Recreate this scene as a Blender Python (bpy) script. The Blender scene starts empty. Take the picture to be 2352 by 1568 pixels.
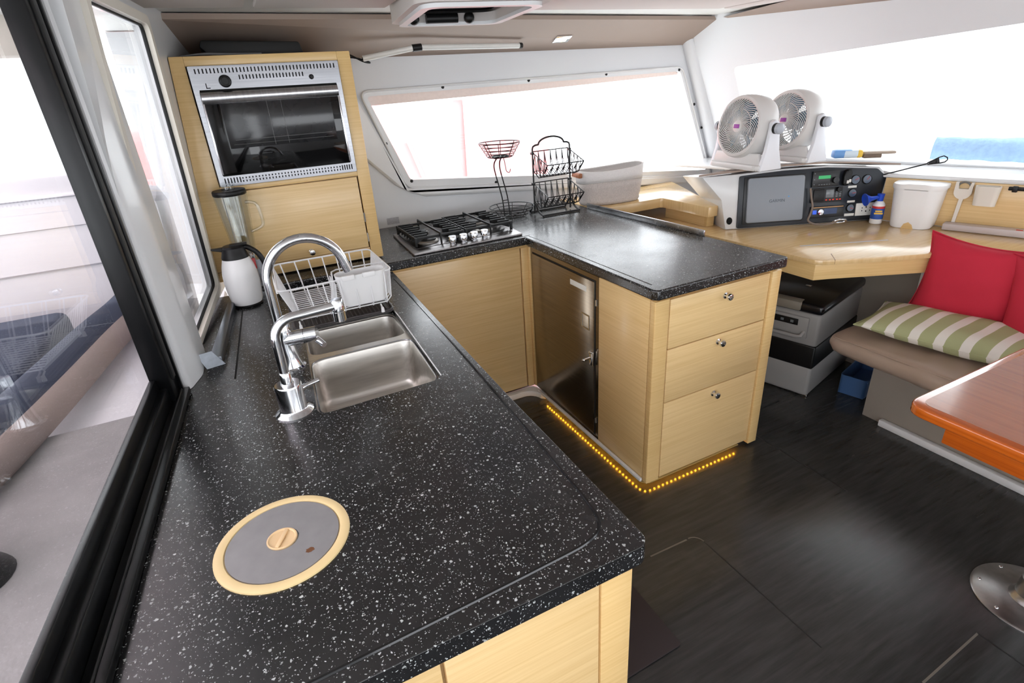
import bpy, bmesh, math, random
from mathutils import Vector, Matrix
random.seed(7)
S = bpy.context.scene
COL = S.collection
PI = math.pi
R = math.radians

# ---------------------------------------------------------------- camera
def camera():
    cd = bpy.data.cameras.new('camera'); co = bpy.data.objects.new('camera', cd); COL.objects.link(co)
    yaw, pitch, roll = R(24.9), R(25.1), R(-3.95)
    cy, sy, cp, sp = math.cos(yaw), math.sin(yaw), math.cos(pitch), math.sin(pitch)
    fw = Vector((sy*cp, cy*cp, -sp)); rt = Vector((cy, -sy, 0)); up = rt.cross(fw)
    c, s = math.cos(roll), math.sin(roll)
    r2 = c*rt + s*up; u2 = -s*rt + c*up
    m = Matrix.Identity(4)
    for i in range(3):
        m[i][0] = r2[i]; m[i][1] = u2[i]; m[i][2] = -fw[i]
    m[0][3], m[1][3], m[2][3] = 0, 0, 1.601
    co.matrix_world = m
    cd.sensor_width = 36; cd.lens = 1240/2352*36; cd.clip_start = 0.02
    S.camera = co
camera()

# ---------------------------------------------------------------- world, lights, exposure
S.view_settings.view_transform = 'Standard'
S.view_settings.look = 'None'
S.view_settings.gamma = 1.0
S.view_settings.use_curve_mapping = False
S.view_settings.exposure = 2.36
W = bpy.data.worlds.new('sky'); S.world = W; W.use_nodes = True
bg = W.node_tree.nodes['Background']
bg.inputs['Color'].default_value = (0.93, 0.96, 1.0, 1); bg.inputs['Strength'].default_value = 1.0
sd = bpy.data.lights.new('sun', 'SUN'); so = bpy.data.objects.new('sun', sd); COL.objects.link(so)
sd.energy = .9; sd.angle = R(1.5); sd.color = (1, .96, .9)
so.rotation_euler = Vector((.30, -.24, -.92)).to_track_quat('-Z', 'Y').to_euler()

# ---------------------------------------------------------------- materials
def lin(c):
    c = c/255.0
    return c/12.92 if c <= .04045 else ((c+.055)/1.055)**2.4
def rgb(c): return (lin(c[0]), lin(c[1]), lin(c[2]), 1)
class N:
    def __init__(s, name):
        s.m = bpy.data.materials.new(name); s.m.use_nodes = True
        s.t = s.m.node_tree; s.b = s.t.nodes['Principled BSDF']
    def n(s, typ, **kw):
        o = s.t.nodes.new(typ)
        for k, v in kw.items(): setattr(o, k, v)
        return o
    def l(s, a, b): s.t.links.new(a, b)
    def mapped(s, scale, coord='Object'):
        tc = s.n('ShaderNodeTexCoord'); mp = s.n('ShaderNodeMapping')
        mp.inputs['Scale'].default_value = scale
        s.l(tc.outputs[coord], mp.inputs['Vector']); return mp.outputs['Vector']
    def noise(s, vec, scale, detail=3, rough=.5):
        t = s.n('ShaderNodeTexNoise'); t.inputs['Scale'].default_value = scale
        t.inputs['Detail'].default_value = detail; t.inputs['Roughness'].default_value = rough
        s.l(vec, t.inputs['Vector']); return t.outputs['Fac']
    def ramp(s, fac, stops):
        r = s.n('ShaderNodeValToRGB'); e = r.color_ramp.elements
        e[0].position, e[0].color = stops[0]; e[1].position, e[1].color = stops[1]
        for p, c in stops[2:]:
            x = e.new(p); x.color = c
        s.l(fac, r.inputs['Fac']); return r.outputs['Color']
    def bump(s, h, strength, dist=.002):
        b = s.n('ShaderNodeBump'); b.inputs['Strength'].default_value = strength; b.inputs['Distance'].default_value = dist
        s.l(h, b.inputs['Height']); s.l(b.outputs['Normal'], s.b.inputs['Normal'])
def plain(name, c, rough=.5, metal=0, var=.06, scale=6, bump=0, bscale=60, coat=0, spec=.5):
    k = N(name); c1 = rgb(c); d = 1-var
    v = k.mapped((1, 1, 1))
    col = k.ramp(k.noise(v, scale, 2), [(.3, (c1[0]*d, c1[1]*d, c1[2]*d, 1)), (.7, c1)])
    k.l(col, k.b.inputs['Base Color'])
    k.b.inputs['Roughness'].default_value = rough; k.b.inputs['Metallic'].default_value = metal
    k.b.inputs['Specular IOR Level'].default_value = spec
    if coat: k.b.inputs['Coat Weight'].default_value = coat; k.b.inputs['Coat Roughness'].default_value = .08
    if bump: k.bump(k.noise(v, bscale, 4), bump)
    return k.m
def emit(name, c, strength):
    k = N(name); k.b.inputs['Base Color'].default_value = rgb(c)
    k.b.inputs['Emission Color'].default_value = rgb(c); k.b.inputs['Emission Strength'].default_value = strength
    return k.m
def wood(name, ca, cb, scl=(2.2, 2.2, 130), rough=.32, coat=.25, bump=.05):
    k = N(name); v = k.mapped(scl)
    f = k.noise(v, 1.0, 5, .62); w = k.noise(k.mapped((1.5, 1.5, 9)), 1.0, 2)
    mx = k.n('ShaderNodeMath', operation='MULTIPLY_ADD'); mx.inputs[1].default_value = .8
    k.l(f, mx.inputs[0])
    m2 = k.n('ShaderNodeMath', operation='MULTIPLY'); m2.inputs[1].default_value = .28; k.l(w, m2.inputs[0]); k.l(m2.outputs[0], mx.inputs[2])
    col = k.ramp(mx.outputs[0], [(.33, rgb(cb)), (.62, rgb(ca))])
    k.l(col, k.b.inputs['Base Color']); k.b.inputs['Roughness'].default_value = rough
    k.b.inputs['Coat Weight'].default_value = coat; k.b.inputs['Coat Roughness'].default_value = .12
    if bump: k.bump(f, bump, .001)
    return k.m
def terrazzo():
    k = N('speckled_black_stone')
    base = k.ramp(k.noise(k.mapped((1, 1, 1)), 9, 4), [(.3, rgb((17, 17, 19))), (.7, rgb((29, 29, 31)))])
    mask = None
    for sc, lo, seedv in ((115, .33, 1.7), (190, .32, 8.3), (300, .36, 5.1)):
        tc = k.n('ShaderNodeTexCoord'); mp = k.n('ShaderNodeMapping'); mp.inputs['Location'].default_value = (seedv, seedv*.7, seedv*.3)
        k.l(tc.outputs['Object'], mp.inputs['Vector'])
        nz = k.n('ShaderNodeTexNoise'); nz.inputs['Scale'].default_value = 260; nz.inputs['Detail'].default_value = 1
        k.l(mp.outputs[0], nz.inputs['Vector'])
        mxv = k.n('ShaderNodeMix', data_type='VECTOR'); mxv.inputs[0].default_value = .006
        k.l(mp.outputs[0], mxv.inputs[4]); k.l(nz.outputs['Color'], mxv.inputs[5])
        vo = k.n('ShaderNodeTexVoronoi'); vo.inputs['Scale'].default_value = sc; vo.inputs['Randomness'].default_value = 1
        k.l(mxv.outputs[1], vo.inputs['Vector'])
        sp = k.n('ShaderNodeSeparateColor'); k.l(vo.outputs['Color'], sp.inputs[0])
        # radius of a chip varies from cell to cell; most cells have none
        rr = k.n('ShaderNodeMapRange'); rr.inputs[1].default_value = .55; rr.inputs[2].default_value = 1; rr.inputs[3].default_value = 0; rr.inputs[4].default_value = lo
        k.l(sp.outputs[0], rr.inputs[0])
        ls = k.n('ShaderNodeMath', operation='LESS_THAN'); k.l(vo.outputs['Distance'], ls.inputs[0]); k.l(rr.outputs[0], ls.inputs[1])
        br = k.n('ShaderNodeMapRange'); br.inputs[3].default_value = .35; br.inputs[4].default_value = 1.0; k.l(sp.outputs[1], br.inputs[0])
        ml = k.n('ShaderNodeMath', operation='MULTIPLY'); k.l(ls.outputs[0], ml.inputs[0]); k.l(br.outputs[0], ml.inputs[1])
        if mask is None: mask = ml.outputs[0]
        else:
            mm = k.n('ShaderNodeMath', operation='MAXIMUM'); k.l(mask, mm.inputs[0]); k.l(ml.outputs[0], mm.inputs[1]); mask = mm.outputs[0]
    mix = k.n('ShaderNodeMix', data_type='RGBA'); k.l(mask, mix.inputs[0]); k.l(base, mix.inputs[6]); mix.inputs[7].default_value = rgb((196, 200, 200))
    k.l(mix.outputs[2], k.b.inputs['Base Color'])
    rf = k.noise(k.mapped((1, 1, 1)), 7, 5)
    rm = k.n('ShaderNodeMapRange'); rm.inputs[3].default_value = .16; rm.inputs[4].default_value = .34; k.l(rf, rm.inputs[0])
    k.l(rm.outputs[0], k.b.inputs['Roughness'])
    k.b.inputs['Specular IOR Level'].default_value = .85
    k.bump(k.noise(k.mapped((1, 1, 1)), 45, 3), .12, .002)
    return k.m
def glass(name, tint=(255, 255, 255), ior=1.45, extra=0.0, rough=0.0):
    m = bpy.data.materials.new(name); m.use_nodes = True; t = m.node_tree; t.nodes.clear()
    o = t.nodes.new('ShaderNodeOutputMaterial'); mx = t.nodes.new('ShaderNodeMixShader')
    tr = t.nodes.new('ShaderNodeBsdfTransparent'); tr.inputs[0].default_value = rgb(tint)
    gl = t.nodes.new('ShaderNodeBsdfGlossy'); gl.inputs['Roughness'].default_value = rough
    fr = t.nodes.new('ShaderNodeFresnel'); ge = t.nodes.new('ShaderNodeNewGeometry')
    io = t.nodes.new('ShaderNodeMapRange'); io.inputs[3].default_value = ior; io.inputs[4].default_value = 1/ior
    t.links.new(ge.outputs['Backfacing'], io.inputs[0]); t.links.new(io.outputs[0], fr.inputs['IOR'])
    ad = t.nodes.new('ShaderNodeMath'); ad.operation = 'ADD'; ad.inputs[1].default_value = extra
    t.links.new(fr.outputs[0], ad.inputs[0]); t.links.new(ad.outputs[0], mx.inputs[0])
    t.links.new(tr.outputs[0], mx.inputs[1]); t.links.new(gl.outputs[0], mx.inputs[2]); t.links.new(mx.outputs[0], o.inputs[0])
    return m
def brushed(name, c, rough=.28, scl=(3, 3, 200), amt=.12):
    k = N(name); f = k.noise(k.mapped(scl), 1, 4)
    k.b.inputs['Metallic'].default_value = 1
    k.l(k.ramp(f, [(.3, rgb([x*.88 for x in c])), (.7, rgb(c))]), k.b.inputs['Base Color'])
    rm = k.n('ShaderNodeMapRange'); rm.inputs[3].default_value = rough-amt; rm.inputs[4].default_value = rough+amt; k.l(f, rm.inputs[0])
    k.l(rm.outputs[0], k.b.inputs['Roughness']); return k.m
def floor_mat():
    k = N('dark_floor'); f = k.noise(k.mapped((5, 60, 5)), 1, 5, .6)
    g = k.noise(k.mapped((1, 1, 1)), 3.5, 5, .65)
    c = k.ramp(f, [(.3, rgb((40, 41, 41))), (.7, rgb((58, 59, 59)))])
    sc = k.ramp(g, [(.60, (0, 0, 0, 1)), (.78, (1, 1, 1, 1))])
    mx = k.n('ShaderNodeMix', data_type='RGBA'); ml = k.n('ShaderNodeMath', operation='MULTIPLY'); ml.inputs[1].default_value = .35
    k.l(sc, ml.inputs[0]); k.l(ml.outputs[0], mx.inputs[0]); k.l(c, mx.inputs[6]); mx.inputs[7].default_value = rgb((78, 76, 74))
    k.l(mx.outputs[2], k.b.inputs['Base Color'])
    rm = k.n('ShaderNodeMapRange'); rm.inputs[3].default_value = .15; rm.inputs[4].default_value = .27; k.l(f, rm.inputs[0]); k.l(rm.outputs[0], k.b.inputs['Roughness'])
    k.bump(f, .06, .001); return k.m
def stripes(name, ca, cb, freq, axis=1, rough=.85):
    k = N(name); tc = k.n('ShaderNodeTexCoord'); sp = k.n('ShaderNodeSeparateXYZ'); k.l(tc.outputs['Object'], sp.inputs[0])
    m1 = k.n('ShaderNodeMath', operation='MULTIPLY'); m1.inputs[1].default_value = freq; k.l(sp.outputs[axis], m1.inputs[0])
    fr = k.n('ShaderNodeMath', operation='FRACT'); k.l(m1.outputs[0], fr.inputs[0])
    gt = k.n('ShaderNodeMath', operation='GREATER_THAN'); gt.inputs[1].default_value = .6; k.l(fr.outputs[0], gt.inputs[0])
    mx = k.n('ShaderNodeMix', data_type='RGBA'); k.l(gt.outputs[0], mx.inputs[0]); mx.inputs[6].default_value = rgb(ca); mx.inputs[7].default_value = rgb(cb)
    k.l(mx.outputs[2], k.b.inputs['Base Color']); k.b.inputs['Roughness'].default_value = rough
    k.bump(k.noise(k.mapped((1, 1, 1)), 400, 2), .3, .001); return k.m
def steel_lid():
    k = N('dull_steel_with_rust'); v = k.mapped((1, 1, 1))
    base = k.ramp(k.noise(v, 30, 4), [(.3, rgb((156, 155, 156))), (.7, rgb((164, 163, 164)))])
    r = k.ramp(k.noise(v, 24, 4, .7), [(.80, (0, 0, 0, 1)), (.85, (1, 1, 1, 1))])
    mx = k.n('ShaderNodeMix', data_type='RGBA'); k.l(r, mx.inputs[0]); k.l(base, mx.inputs[6]); mx.inputs[7].default_value = rgb((110, 62, 30))
    k.l(mx.outputs[2], k.b.inputs['Base Color']); k.b.inputs['Metallic'].default_value = .55; k.b.inputs['Roughness'].default_value = .5
    return k.m

OAK = wood('pale_oak', (232, 200, 146), (216, 180, 122))
OAKB = wood('pale_oak_top', (226, 194, 142), (210, 174, 118), (3, 70, 3), rough=.22, coat=.5, bump=0)
OAKV = wood('pale_oak_edge', (228, 194, 136), (212, 174, 112))
CHERRY = wood('varnished_cherry', (170, 92, 44), (142, 70, 30), (70, 2.5, 30), rough=.16, coat=1.0, bump=0)
CHERRYE = wood('varnished_cherry_edge', (196, 96, 26), (164, 72, 16), (8, 2, 110), rough=.15, coat=1.0, bump=0)
STONE = terrazzo()
FLOOR = floor_mat()
SEAM = plain('pale_floor_seam', (104, 98, 90), .5)
SEAMD = plain('dark_floor_seam', (24, 24, 24), .6)
WHITE = plain('white_gelcoat', (226, 227, 228), .28, var=.03, coat=.3)
WHITER = plain('white_wall_panel', (226, 228, 231), .45, var=.03, scale=2)
CEIL = plain('offwhite_headliner', (206, 199, 194), .7, var=.04, scale=3, bump=.05)
CEILTRIM = plain('white_ceiling_trim', (222, 222, 218), .5, var=.02)
TAUPE = plain('taupe_vinyl', (156, 138, 126), .6, var=.05, scale=4, bump=.08, bscale=300)
BLACKAL = plain('black_aluminium', (12, 13, 15), .3, var=.15, spec=.3)
RUBBER = plain('black_rubber', (18, 18, 19), .6)
BLACKP = plain('black_plastic', (14, 14, 15), .42, spec=.35)
IRON = plain('cast_iron', (18, 18, 19), .55, bump=.15, bscale=250)
WIREB = plain('black_wire', (22, 22, 24), .4)
WIREW = plain('white_coated_wire', (236, 236, 238), .3, var=.02)
PLASW = plain('white_plastic', (240, 240, 240), .35, var=.02)
PLASC = plain('cream_plastic', (228, 222, 212), .38, var=.03)
CHROME = plain('chrome', (226, 228, 232), .09, 1, var=.02)
STEEL = brushed('brushed_steel', (190, 190, 192), .24, (200, 3, 3))
STEELH = brushed('polished_steel_fascia', (158, 159, 163), .24, (3, 3, 160), .06)
BASIN = brushed('satin_basin_steel', (226, 222, 216), .34, (4, 160, 60), .06)
STEELB = brushed('dull_channel_steel', (128, 132, 138), .3, (60, 3, 60), .06)
STEELP = brushed('hob_steel', (150, 146, 146), .34, (200, 3, 3), .08)
STEELT = brushed('worn_burner_tray', (104, 100, 100), .3, (60, 60, 3), .08)
STEELD = brushed('fridge_steel', (150, 138, 122), .2, (3, 3, 160), .05)
ALU = brushed('pedestal_aluminium', (186, 186, 186), .32, (30, 30, 30), .05)
OVENG = plain('black_oven_glass', (4, 4, 5), .04, var=.1)
OVENW = glass('oven_window_glass', (120, 120, 122), 1.5, .06)
OVENIN = plain('oven_cavity', (70, 70, 70), .4, .4)
PANE = glass('window_pane', (252, 253, 253), 1.45)
VINYL = glass('clear_vinyl', (250, 246, 244), 1.4)
JAR = glass('ribbed_jar_glass', (250, 252, 252), 1.45, .07, .05)
CREAM = plain('cream_ring', (240, 214, 160), .5, var=.06, scale=20)
CREAMK = plain('cream_knob', (236, 204, 158), .45, var=.05)
LIDS = steel_lid()
MATD = plain('dark_brown_rubber', (52, 46, 46), .45)
MATF = plain('dark_brown_mat', (44, 34, 36), .75, bump=.2, bscale=400)
VINYLSEAT = plain('taupe_leatherette', (170, 150, 134), .38, var=.08, bump=.12, bscale=25)
SEATBASE = plain('taupe_carpet', (150, 142, 132), .9, bump=.2, bscale=300)
RED = plain('red_canvas', (198, 36, 60), .85, var=.08, bump=.35, bscale=500)
STRIPE = stripes('green_white_stripe', (174, 178, 134), (236, 232, 224), 11.2)
ROPE = plain('oatmeal_rope', (206, 196, 190), .9, var=.2, scale=160, bump=.8, bscale=180)
ROPEW = plain('white_rope', (230, 226, 224), .9, var=.05, scale=120, bump=.6, bscale=180)
LEATHER = plain('tan_leather', (160, 98, 60), .55)
GREYP = plain('grey_cooler_plastic', (146, 144, 142), .5, var=.05, bump=.1, bscale=300)
GREYM = plain('grey_monitor_cover', (140, 146, 154), .5, var=.03)
PANELB = plain('black_instrument_panel', (30, 36, 44), .35)
DEVICE = plain('black_device', (18, 19, 22), .35)
LCD = emit('green_lcd', (50, 150, 90), .12)
SCREEN = plain('grey_screen', (110, 116, 120), .2)
BLUEL = emit('blue_button_light', (60, 100, 220), .08)
DIALF = plain('gauge_face', (70, 84, 104), .2, coat=1)
BLUE = plain('blue_plastic', (20, 72, 196), .35)
BLUEF = plain('blue_crate', (64, 96, 140), .4)
TOWEL = plain('pale_blue_towel', (158, 190, 226), .95, var=.18, scale=45, bump=1, bscale=120)
PACKB = plain('blue_packet', (110, 164, 226), .4, var=.1, scale=20)
PACKW = plain('white_packet', (216, 232, 244), .4)
YELLOW = plain('yellow_packet', (238, 196, 70), .5)
STONEB = plain('brown_bristle', (130, 112, 98), .8, var=.2, scale=40, bump=.5)
PURPLE = plain('purple_label', (150, 60, 160), .5)
CYAN = plain('pale_blue_blade', (104, 146, 172), .3)
FAN = plain('warm_white_plastic', (214, 212, 210), .35, var=.02)
FANW = plain('white_fan_stand', (232, 234, 240), .35, var=.02)
KNOBG = plain('grey_knob', (178, 184, 194), .3)
LABELW = plain('white_label', (226, 226, 220), .5, var=.04, scale=60)
LABELR = plain('red_label', (210, 50, 50), .5)
LABELB = plain('blue_label', (40, 84, 170), .5)
NAVY = plain('navy_canvas', (40, 48, 68), .85, bump=.3, bscale=300)
MESHG = plain('grey_mesh_fabric', (150, 134, 128), .9, var=.1, bump=.5, bscale=500)
DECKG = plain('grey_deck_cover', (150, 146, 146), .8, var=.15, scale=12, bump=.7, bscale=45)
OUTW = plain('white_cockpit_moulding', (226, 222, 226), .4, var=.02)
OUTG = plain('grey_locker_seam', (150, 148, 154), .6)  # grey of the thin seam lines across the cockpit locker
HULL = plain('overexposed_red_hull', (238, 142, 140), .5, var=.05)  # red paled in the colour itself, to look washed out by overexposure
REDH = plain('red_hose', (176, 40, 50), .4)
LED = emit('amber_led', (255, 176, 40), 30)
LAMPW = emit('warm_lamp_lens', (250, 255, 190), 3.0)
TUBE = plain('frosted_tube', (224, 224, 220), .3)
SOCKET = plain('black_hole', (3, 3, 3), .9)
def canvas():
    m = bpy.data.materials.new('translucent_white_canvas'); m.use_nodes = True; t = m.node_tree; t.nodes.clear()
    o = t.nodes.new('ShaderNodeOutputMaterial'); mx = t.nodes.new('ShaderNodeMixShader'); mx.inputs[0].default_value = .6
    d = t.nodes.new('ShaderNodeBsdfDiffuse'); d.inputs[0].default_value = rgb((236, 230, 232)); r = t.nodes.new('ShaderNodeBsdfTranslucent'); r.inputs[0].default_value = rgb((244, 236, 238))
    t.links.new(d.outputs[0], mx.inputs[1]); t.links.new(r.outputs[0], mx.inputs[2]); t.links.new(mx.outputs[0], o.inputs[0]); return m
CANVAS = canvas()
GREEN = plain('pale_green_cushion', (196, 200, 150), .9)

# ---------------------------------------------------------------- mesh builder
class G:
    def __init__(s, m=None):
        s.bm = bmesh.new(); s.M = m or Matrix.Identity(4); s.mats = []; s.mi = 0
    def mat(s, m):
        if m not in s.mats: s.mats.append(m)
        s.mi = s.mats.index(m); return s
    def _fin(s, vs, fs):
        for v in vs: v.co = s.M @ v.co
        for f in fs: f.material_index = s.mi
    def add(s, vs, fs):
        bv = [s.bm.verts.new(v) for v in vs]; bf = []
        for f in fs:
            try: bf.append(s.bm.faces.new([bv[i] for i in f]))
            except ValueError: pass
        s._fin(bv, bf); return s
    def merge(s, b2):
        b2.verts.index_update()
        s.add([v.co.copy() for v in b2.verts], [[v.index for v in f.verts] for f in b2.faces]); b2.free(); return s
    def box(s, x0, x1, y0, y1, z0, z1, bev=0, seg=2, m=None):
        b = bmesh.new(); bmesh.ops.create_cube(b, size=1)
        for v in b.verts: v.co = Vector(((x0+x1)/2+v.co.x*(x1-x0), (y0+y1)/2+v.co.y*(y1-y0), (z0+z1)/2+v.co.z*(z1-z0)))
        if bev: bmesh.ops.bevel(b, geom=b.edges[:], offset=bev, segments=seg, affect='EDGES', profile=.5)
        if m:
            for v in b.verts: v.co = m @ v.co
        return s.merge(b)
    def prism(s, poly, d0, d1, axis='z', bev=0, seg=2, m=None, only=None):
        # poly of 2D points extruded along an axis; axis x: (y,z), y: (x,z), z: (x,y)
        b = bmesh.new(); n = len(poly)
        def P(p, d): return Vector((p[0], p[1], d)) if axis == 'z' else (Vector((p[0], d, p[1])) if axis == 'y' else Vector((d, p[0], p[1])))
        lo = [b.verts.new(P(p, d0)) for p in poly]; hi = [b.verts.new(P(p, d1)) for p in poly]
        b.faces.new(lo[::-1]); top = b.faces.new(hi)
        for i in range(n): b.faces.new([lo[i], lo[(i+1) % n], hi[(i+1) % n], hi[i]])
        bmesh.ops.recalc_face_normals(b, faces=b.faces[:])
        if bev:
            es = list(top.edges) if only == 'top' else b.edges[:]
            bmesh.ops.bevel(b, geom=es, offset=bev, segments=seg, affect='EDGES', profile=.5)
        if m:
            for v in b.verts: v.co = m @ v.co
        return s.merge(b)
    def ring(s, c, ax, r, n, ref=None):
        ax = ax.normalized(); h = ref or (Vector((0, 0, 1)) if abs(ax.z) < .9 else Vector((1, 0, 0)))
        u = ax.cross(h).normalized(); v = ax.cross(u).normalized()
        return [c + r*(math.cos(2*PI*i/n)*u + math.sin(2*PI*i/n)*v) for i in range(n)]
    def cyl(s, p0, p1, r0, r1=None, n=20, caps=True):
        p0, p1 = Vector(p0), Vector(p1); r1 = r0 if r1 is None else r1
        a = s.ring(p0, p1-p0, r0, n); b = s.ring(p1, p1-p0, r1, n)
        fs = [[i, (i+1) % n, n+(i+1) % n, n+i] for i in range(n)]
        if caps: fs += [list(range(n))[::-1], list(range(n, 2*n))]
        return s.add(a+b, fs)
    def tube(s, pts, r, n=8, closed=False, rs=None):
        pts = [Vector(p) for p in pts]; m = len(pts); vs = []; ref = None
        for i, p in enumerate(pts):
            if closed: t = pts[(i+1) % m]-pts[i-1]
            else: t = pts[min(i+1, m-1)]-pts[max(i-1, 0)]
            t.normalize()
            if ref is None:
                ref = t.cross(Vector((0, 0, 1)) if abs(t.z) < .9 else Vector((1, 0, 0))).normalized()
            ref = (ref - t*ref.dot(t)).normalized(); v = t.cross(ref); rr = rs[i] if rs else r
            vs += [p + rr*(math.cos(2*PI*k/n)*ref + math.sin(2*PI*k/n)*v) for k in range(n)]
        fs = []
        for i in range(m if closed else m-1):
            a, b = i*n, ((i+1) % m)*n
            fs += [[a+k, a+(k+1) % n, b+(k+1) % n, b+k] for k in range(n)]
        if not closed: fs += [list(range(n))[::-1], list(range((m-1)*n, m*n))]
        return s.add(vs, fs)
    def lathe(s, prof, c=(0, 0, 0), n=32, m=None):
        # profile of (r,z) revolved about z through c
        c = Vector(c); vs = []; fs = []; k = len(prof)
        for r, z in prof:
            for i in range(n):
                p = Vector((max(r, 1e-5)*math.cos(2*PI*i/n), max(r, 1e-5)*math.sin(2*PI*i/n), z))
                if m: p = m @ p
                vs.append(c+p)
        for j in range(k-1):
            for i in range(n):
                fs.append([j*n+i, j*n+(i+1) % n, (j+1)*n+(i+1) % n, (j+1)*n+i])
        fs += [list(range(n))[::-1], list(range((k-1)*n, k*n))]
        return s.add(vs, fs)
    def ball(s, c, r, sc=(1, 1, 1), n=16, m=None):
        prof = [(r*math.sin(PI*i/(n//2)), -r*math.cos(PI*i/(n//2))) for i in range(n//2+1)]
        q = Matrix.Diagonal((sc[0], sc[1], sc[2], 1))
        return s.lathe(prof, c, n, (m @ q) if m else q)
    def plate_hole(s, outer, inner, d0, d1, frame, bev=0):
        # flat plate with an opening; outer / inner are 2D loops in the frame's first two axes
        b = bmesh.new(); loops = []
        for lp in [outer]+list(inner):
            vs = [b.verts.new((p[0], p[1], d0)) for p in lp]; loops.append(vs)
            for i in range(len(vs)): b.edges.new((vs[i], vs[(i+1) % len(vs)]))
        bmesh.ops.triangle_fill(b, edges=b.edges[:], use_beauty=True, use_dissolve=False)
        ex = bmesh.ops.extrude_face_region(b, geom=b.faces[:])
        for v in [e for e in ex['geom'] if isinstance(e, bmesh.types.BMVert)]: v.co.z = d1
        bmesh.ops.recalc_face_normals(b, faces=b.faces[:])
        for v in b.verts: v.co = frame @ v.co
        return s.merge(b)

LOC = {}
def obj(name, g, mat=None, parent=None, smooth=True, angle=38):
    me = bpy.data.meshes.new(name)
    bmesh.ops.recalc_face_normals(g.bm, faces=g.bm.faces[:])
    g.bm.to_mesh(me); g.bm.free()
    for m in (g.mats or [mat]): me.materials.append(m)
    xs = [v.co for v in me.vertices]
    c = Vector(((min(v.x for v in xs)+max(v.x for v in xs))/2, (min(v.y for v in xs)+max(v.y for v in xs))/2, min(v.z for v in xs)))
    me.transform(Matrix.Translation(-c))
    if smooth:
        me.polygons.foreach_set('use_smooth', [True]*len(me.polygons)); me.set_sharp_from_angle(angle=R(angle))
    o = bpy.data.objects.new(name, me); COL.objects.link(o)
    LOC[o.name] = c
    if parent: o.parent = parent; o.location = c-LOC[parent.name]
    else: o.location = c
    return o
def thing(name, label, cat, loc, group=None):
    o = bpy.data.objects.new(name, None); COL.objects.link(o); o.empty_display_size = .05
    o.location = loc; LOC[o.name] = Vector(loc); return tag(o, label, cat, group)
def tag(o, label, cat, group=None, kind=None):
    o['label'] = label; o['category'] = cat
    if group: o['group'] = group
    if kind: o['kind'] = kind
    return o
def struct(name, g, mat=None, parent=None, **k):
    o = obj(name, g, mat, parent, **k)
    if not parent: o['kind'] = 'structure'
    return o
def frame(o, u, v, w=None):
    u, v = Vector(u).normalized(), Vector(v).normalized(); w = Vector(w).normalized() if w else u.cross(v)
    m = Matrix.Identity(4)
    for i in range(3): m[i][0], m[i][1], m[i][2], m[i][3] = u[i], v[i], w[i], o[i]
    return m
def arc(c, r, a0, a1, n, f=lambda x, y: (x, y)):
    return [f(c[0]+r*math.cos(a0+(a1-a0)*i/n), c[1]+r*math.sin(a0+(a1-a0)*i/n)) for i in range(n+1)]
def rrect(x0, x1, y0, y1, r, n=5):
    return (arc((x1-r, y1-r), r, 0, PI/2, n)+arc((x0+r, y1-r), r, PI/2, PI, n)+arc((x0+r, y0+r), r, PI, 1.5*PI, n)+arc((x1-r, y0+r), r, 1.5*PI, 2*PI, n))
def rpoly(pts, r, n=5):
    out = []; k = len(pts)
    for i in range(k):
        p, a, b = Vector(pts[i]).to_2d(), Vector(pts[i-1]).to_2d(), Vector(pts[(i+1) % k]).to_2d()
        d0, d1 = (a-p).normalized(), (b-p).normalized(); q0, q1 = p+d0*r, p+d1*r
        for j in range(n+1):
            t = j/n; out.append(tuple((1-t)**2*q0+2*t*(1-t)*p+t*t*q1))
    return out
def smoothpath(pts, n=8):
    P = [Vector(p) for p in pts]; P = [2*P[0]-P[1]]+P+[2*P[-1]-P[-2]]; out = []
    for i in range(1, len(P)-2):
        for j in range(n):
            t = j/n; a, b, c, d = P[i-1:i+3]
            out.append(.5*((2*b)+(c-a)*t+(2*a-5*b+4*c-d)*t*t+(3*b-a-3*c+d)*t**3))
    out.append(P[-2]); return out
YM = lambda a: Matrix.Rotation(a, 4, 'Y')
XM = lambda a: Matrix.Rotation(a, 4, 'X')
ZM = lambda a: Matrix.Rotation(a, 4, 'Z')
T = Matrix.Translation
def text_mesh(body, size, m, depth=.0006):
    c = bpy.data.curves.new('lettering', 'FONT'); c.body = body; c.size = size; c.extrude = depth; c.align_x = 'CENTER'; c.align_y = 'CENTER'
    o = bpy.data.objects.new('lettering', c); COL.objects.link(o)
    bpy.context.view_layer.update()
    me = bpy.data.meshes.new_from_object(o.evaluated_get(bpy.context.evaluated_depsgraph_get()))
    g = G(); g.add([m @ v.co for v in me.vertices], [list(p.vertices) for p in me.polygons])
    bpy.data.objects.remove(o); bpy.data.curves.remove(c); bpy.data.meshes.remove(me); return g

# ================================================================ the setting
FW = frame((3.10, 3.1, 1.2), (.3, -1, 0), (-.3944, -.1183, .917))      # windscreen side, leaning in
FWI = FW.inverted()
def onw(p): q = FWI @ Vector(p); return (q.x, q.y)
FB = frame((0, 3.1, 0), (1, 0, 0), (0, 0, 1))                          # hull side wall, inward = -y
FL = frame((-.26, 1.9, .885), (.139, .9903, 0), (.063, -.0089, .998))  # galley window wall, inward = +x
FLI = FL.inverted()
def onl(p): q = FLI @ Vector(p); return (q.x, q.y)

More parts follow.
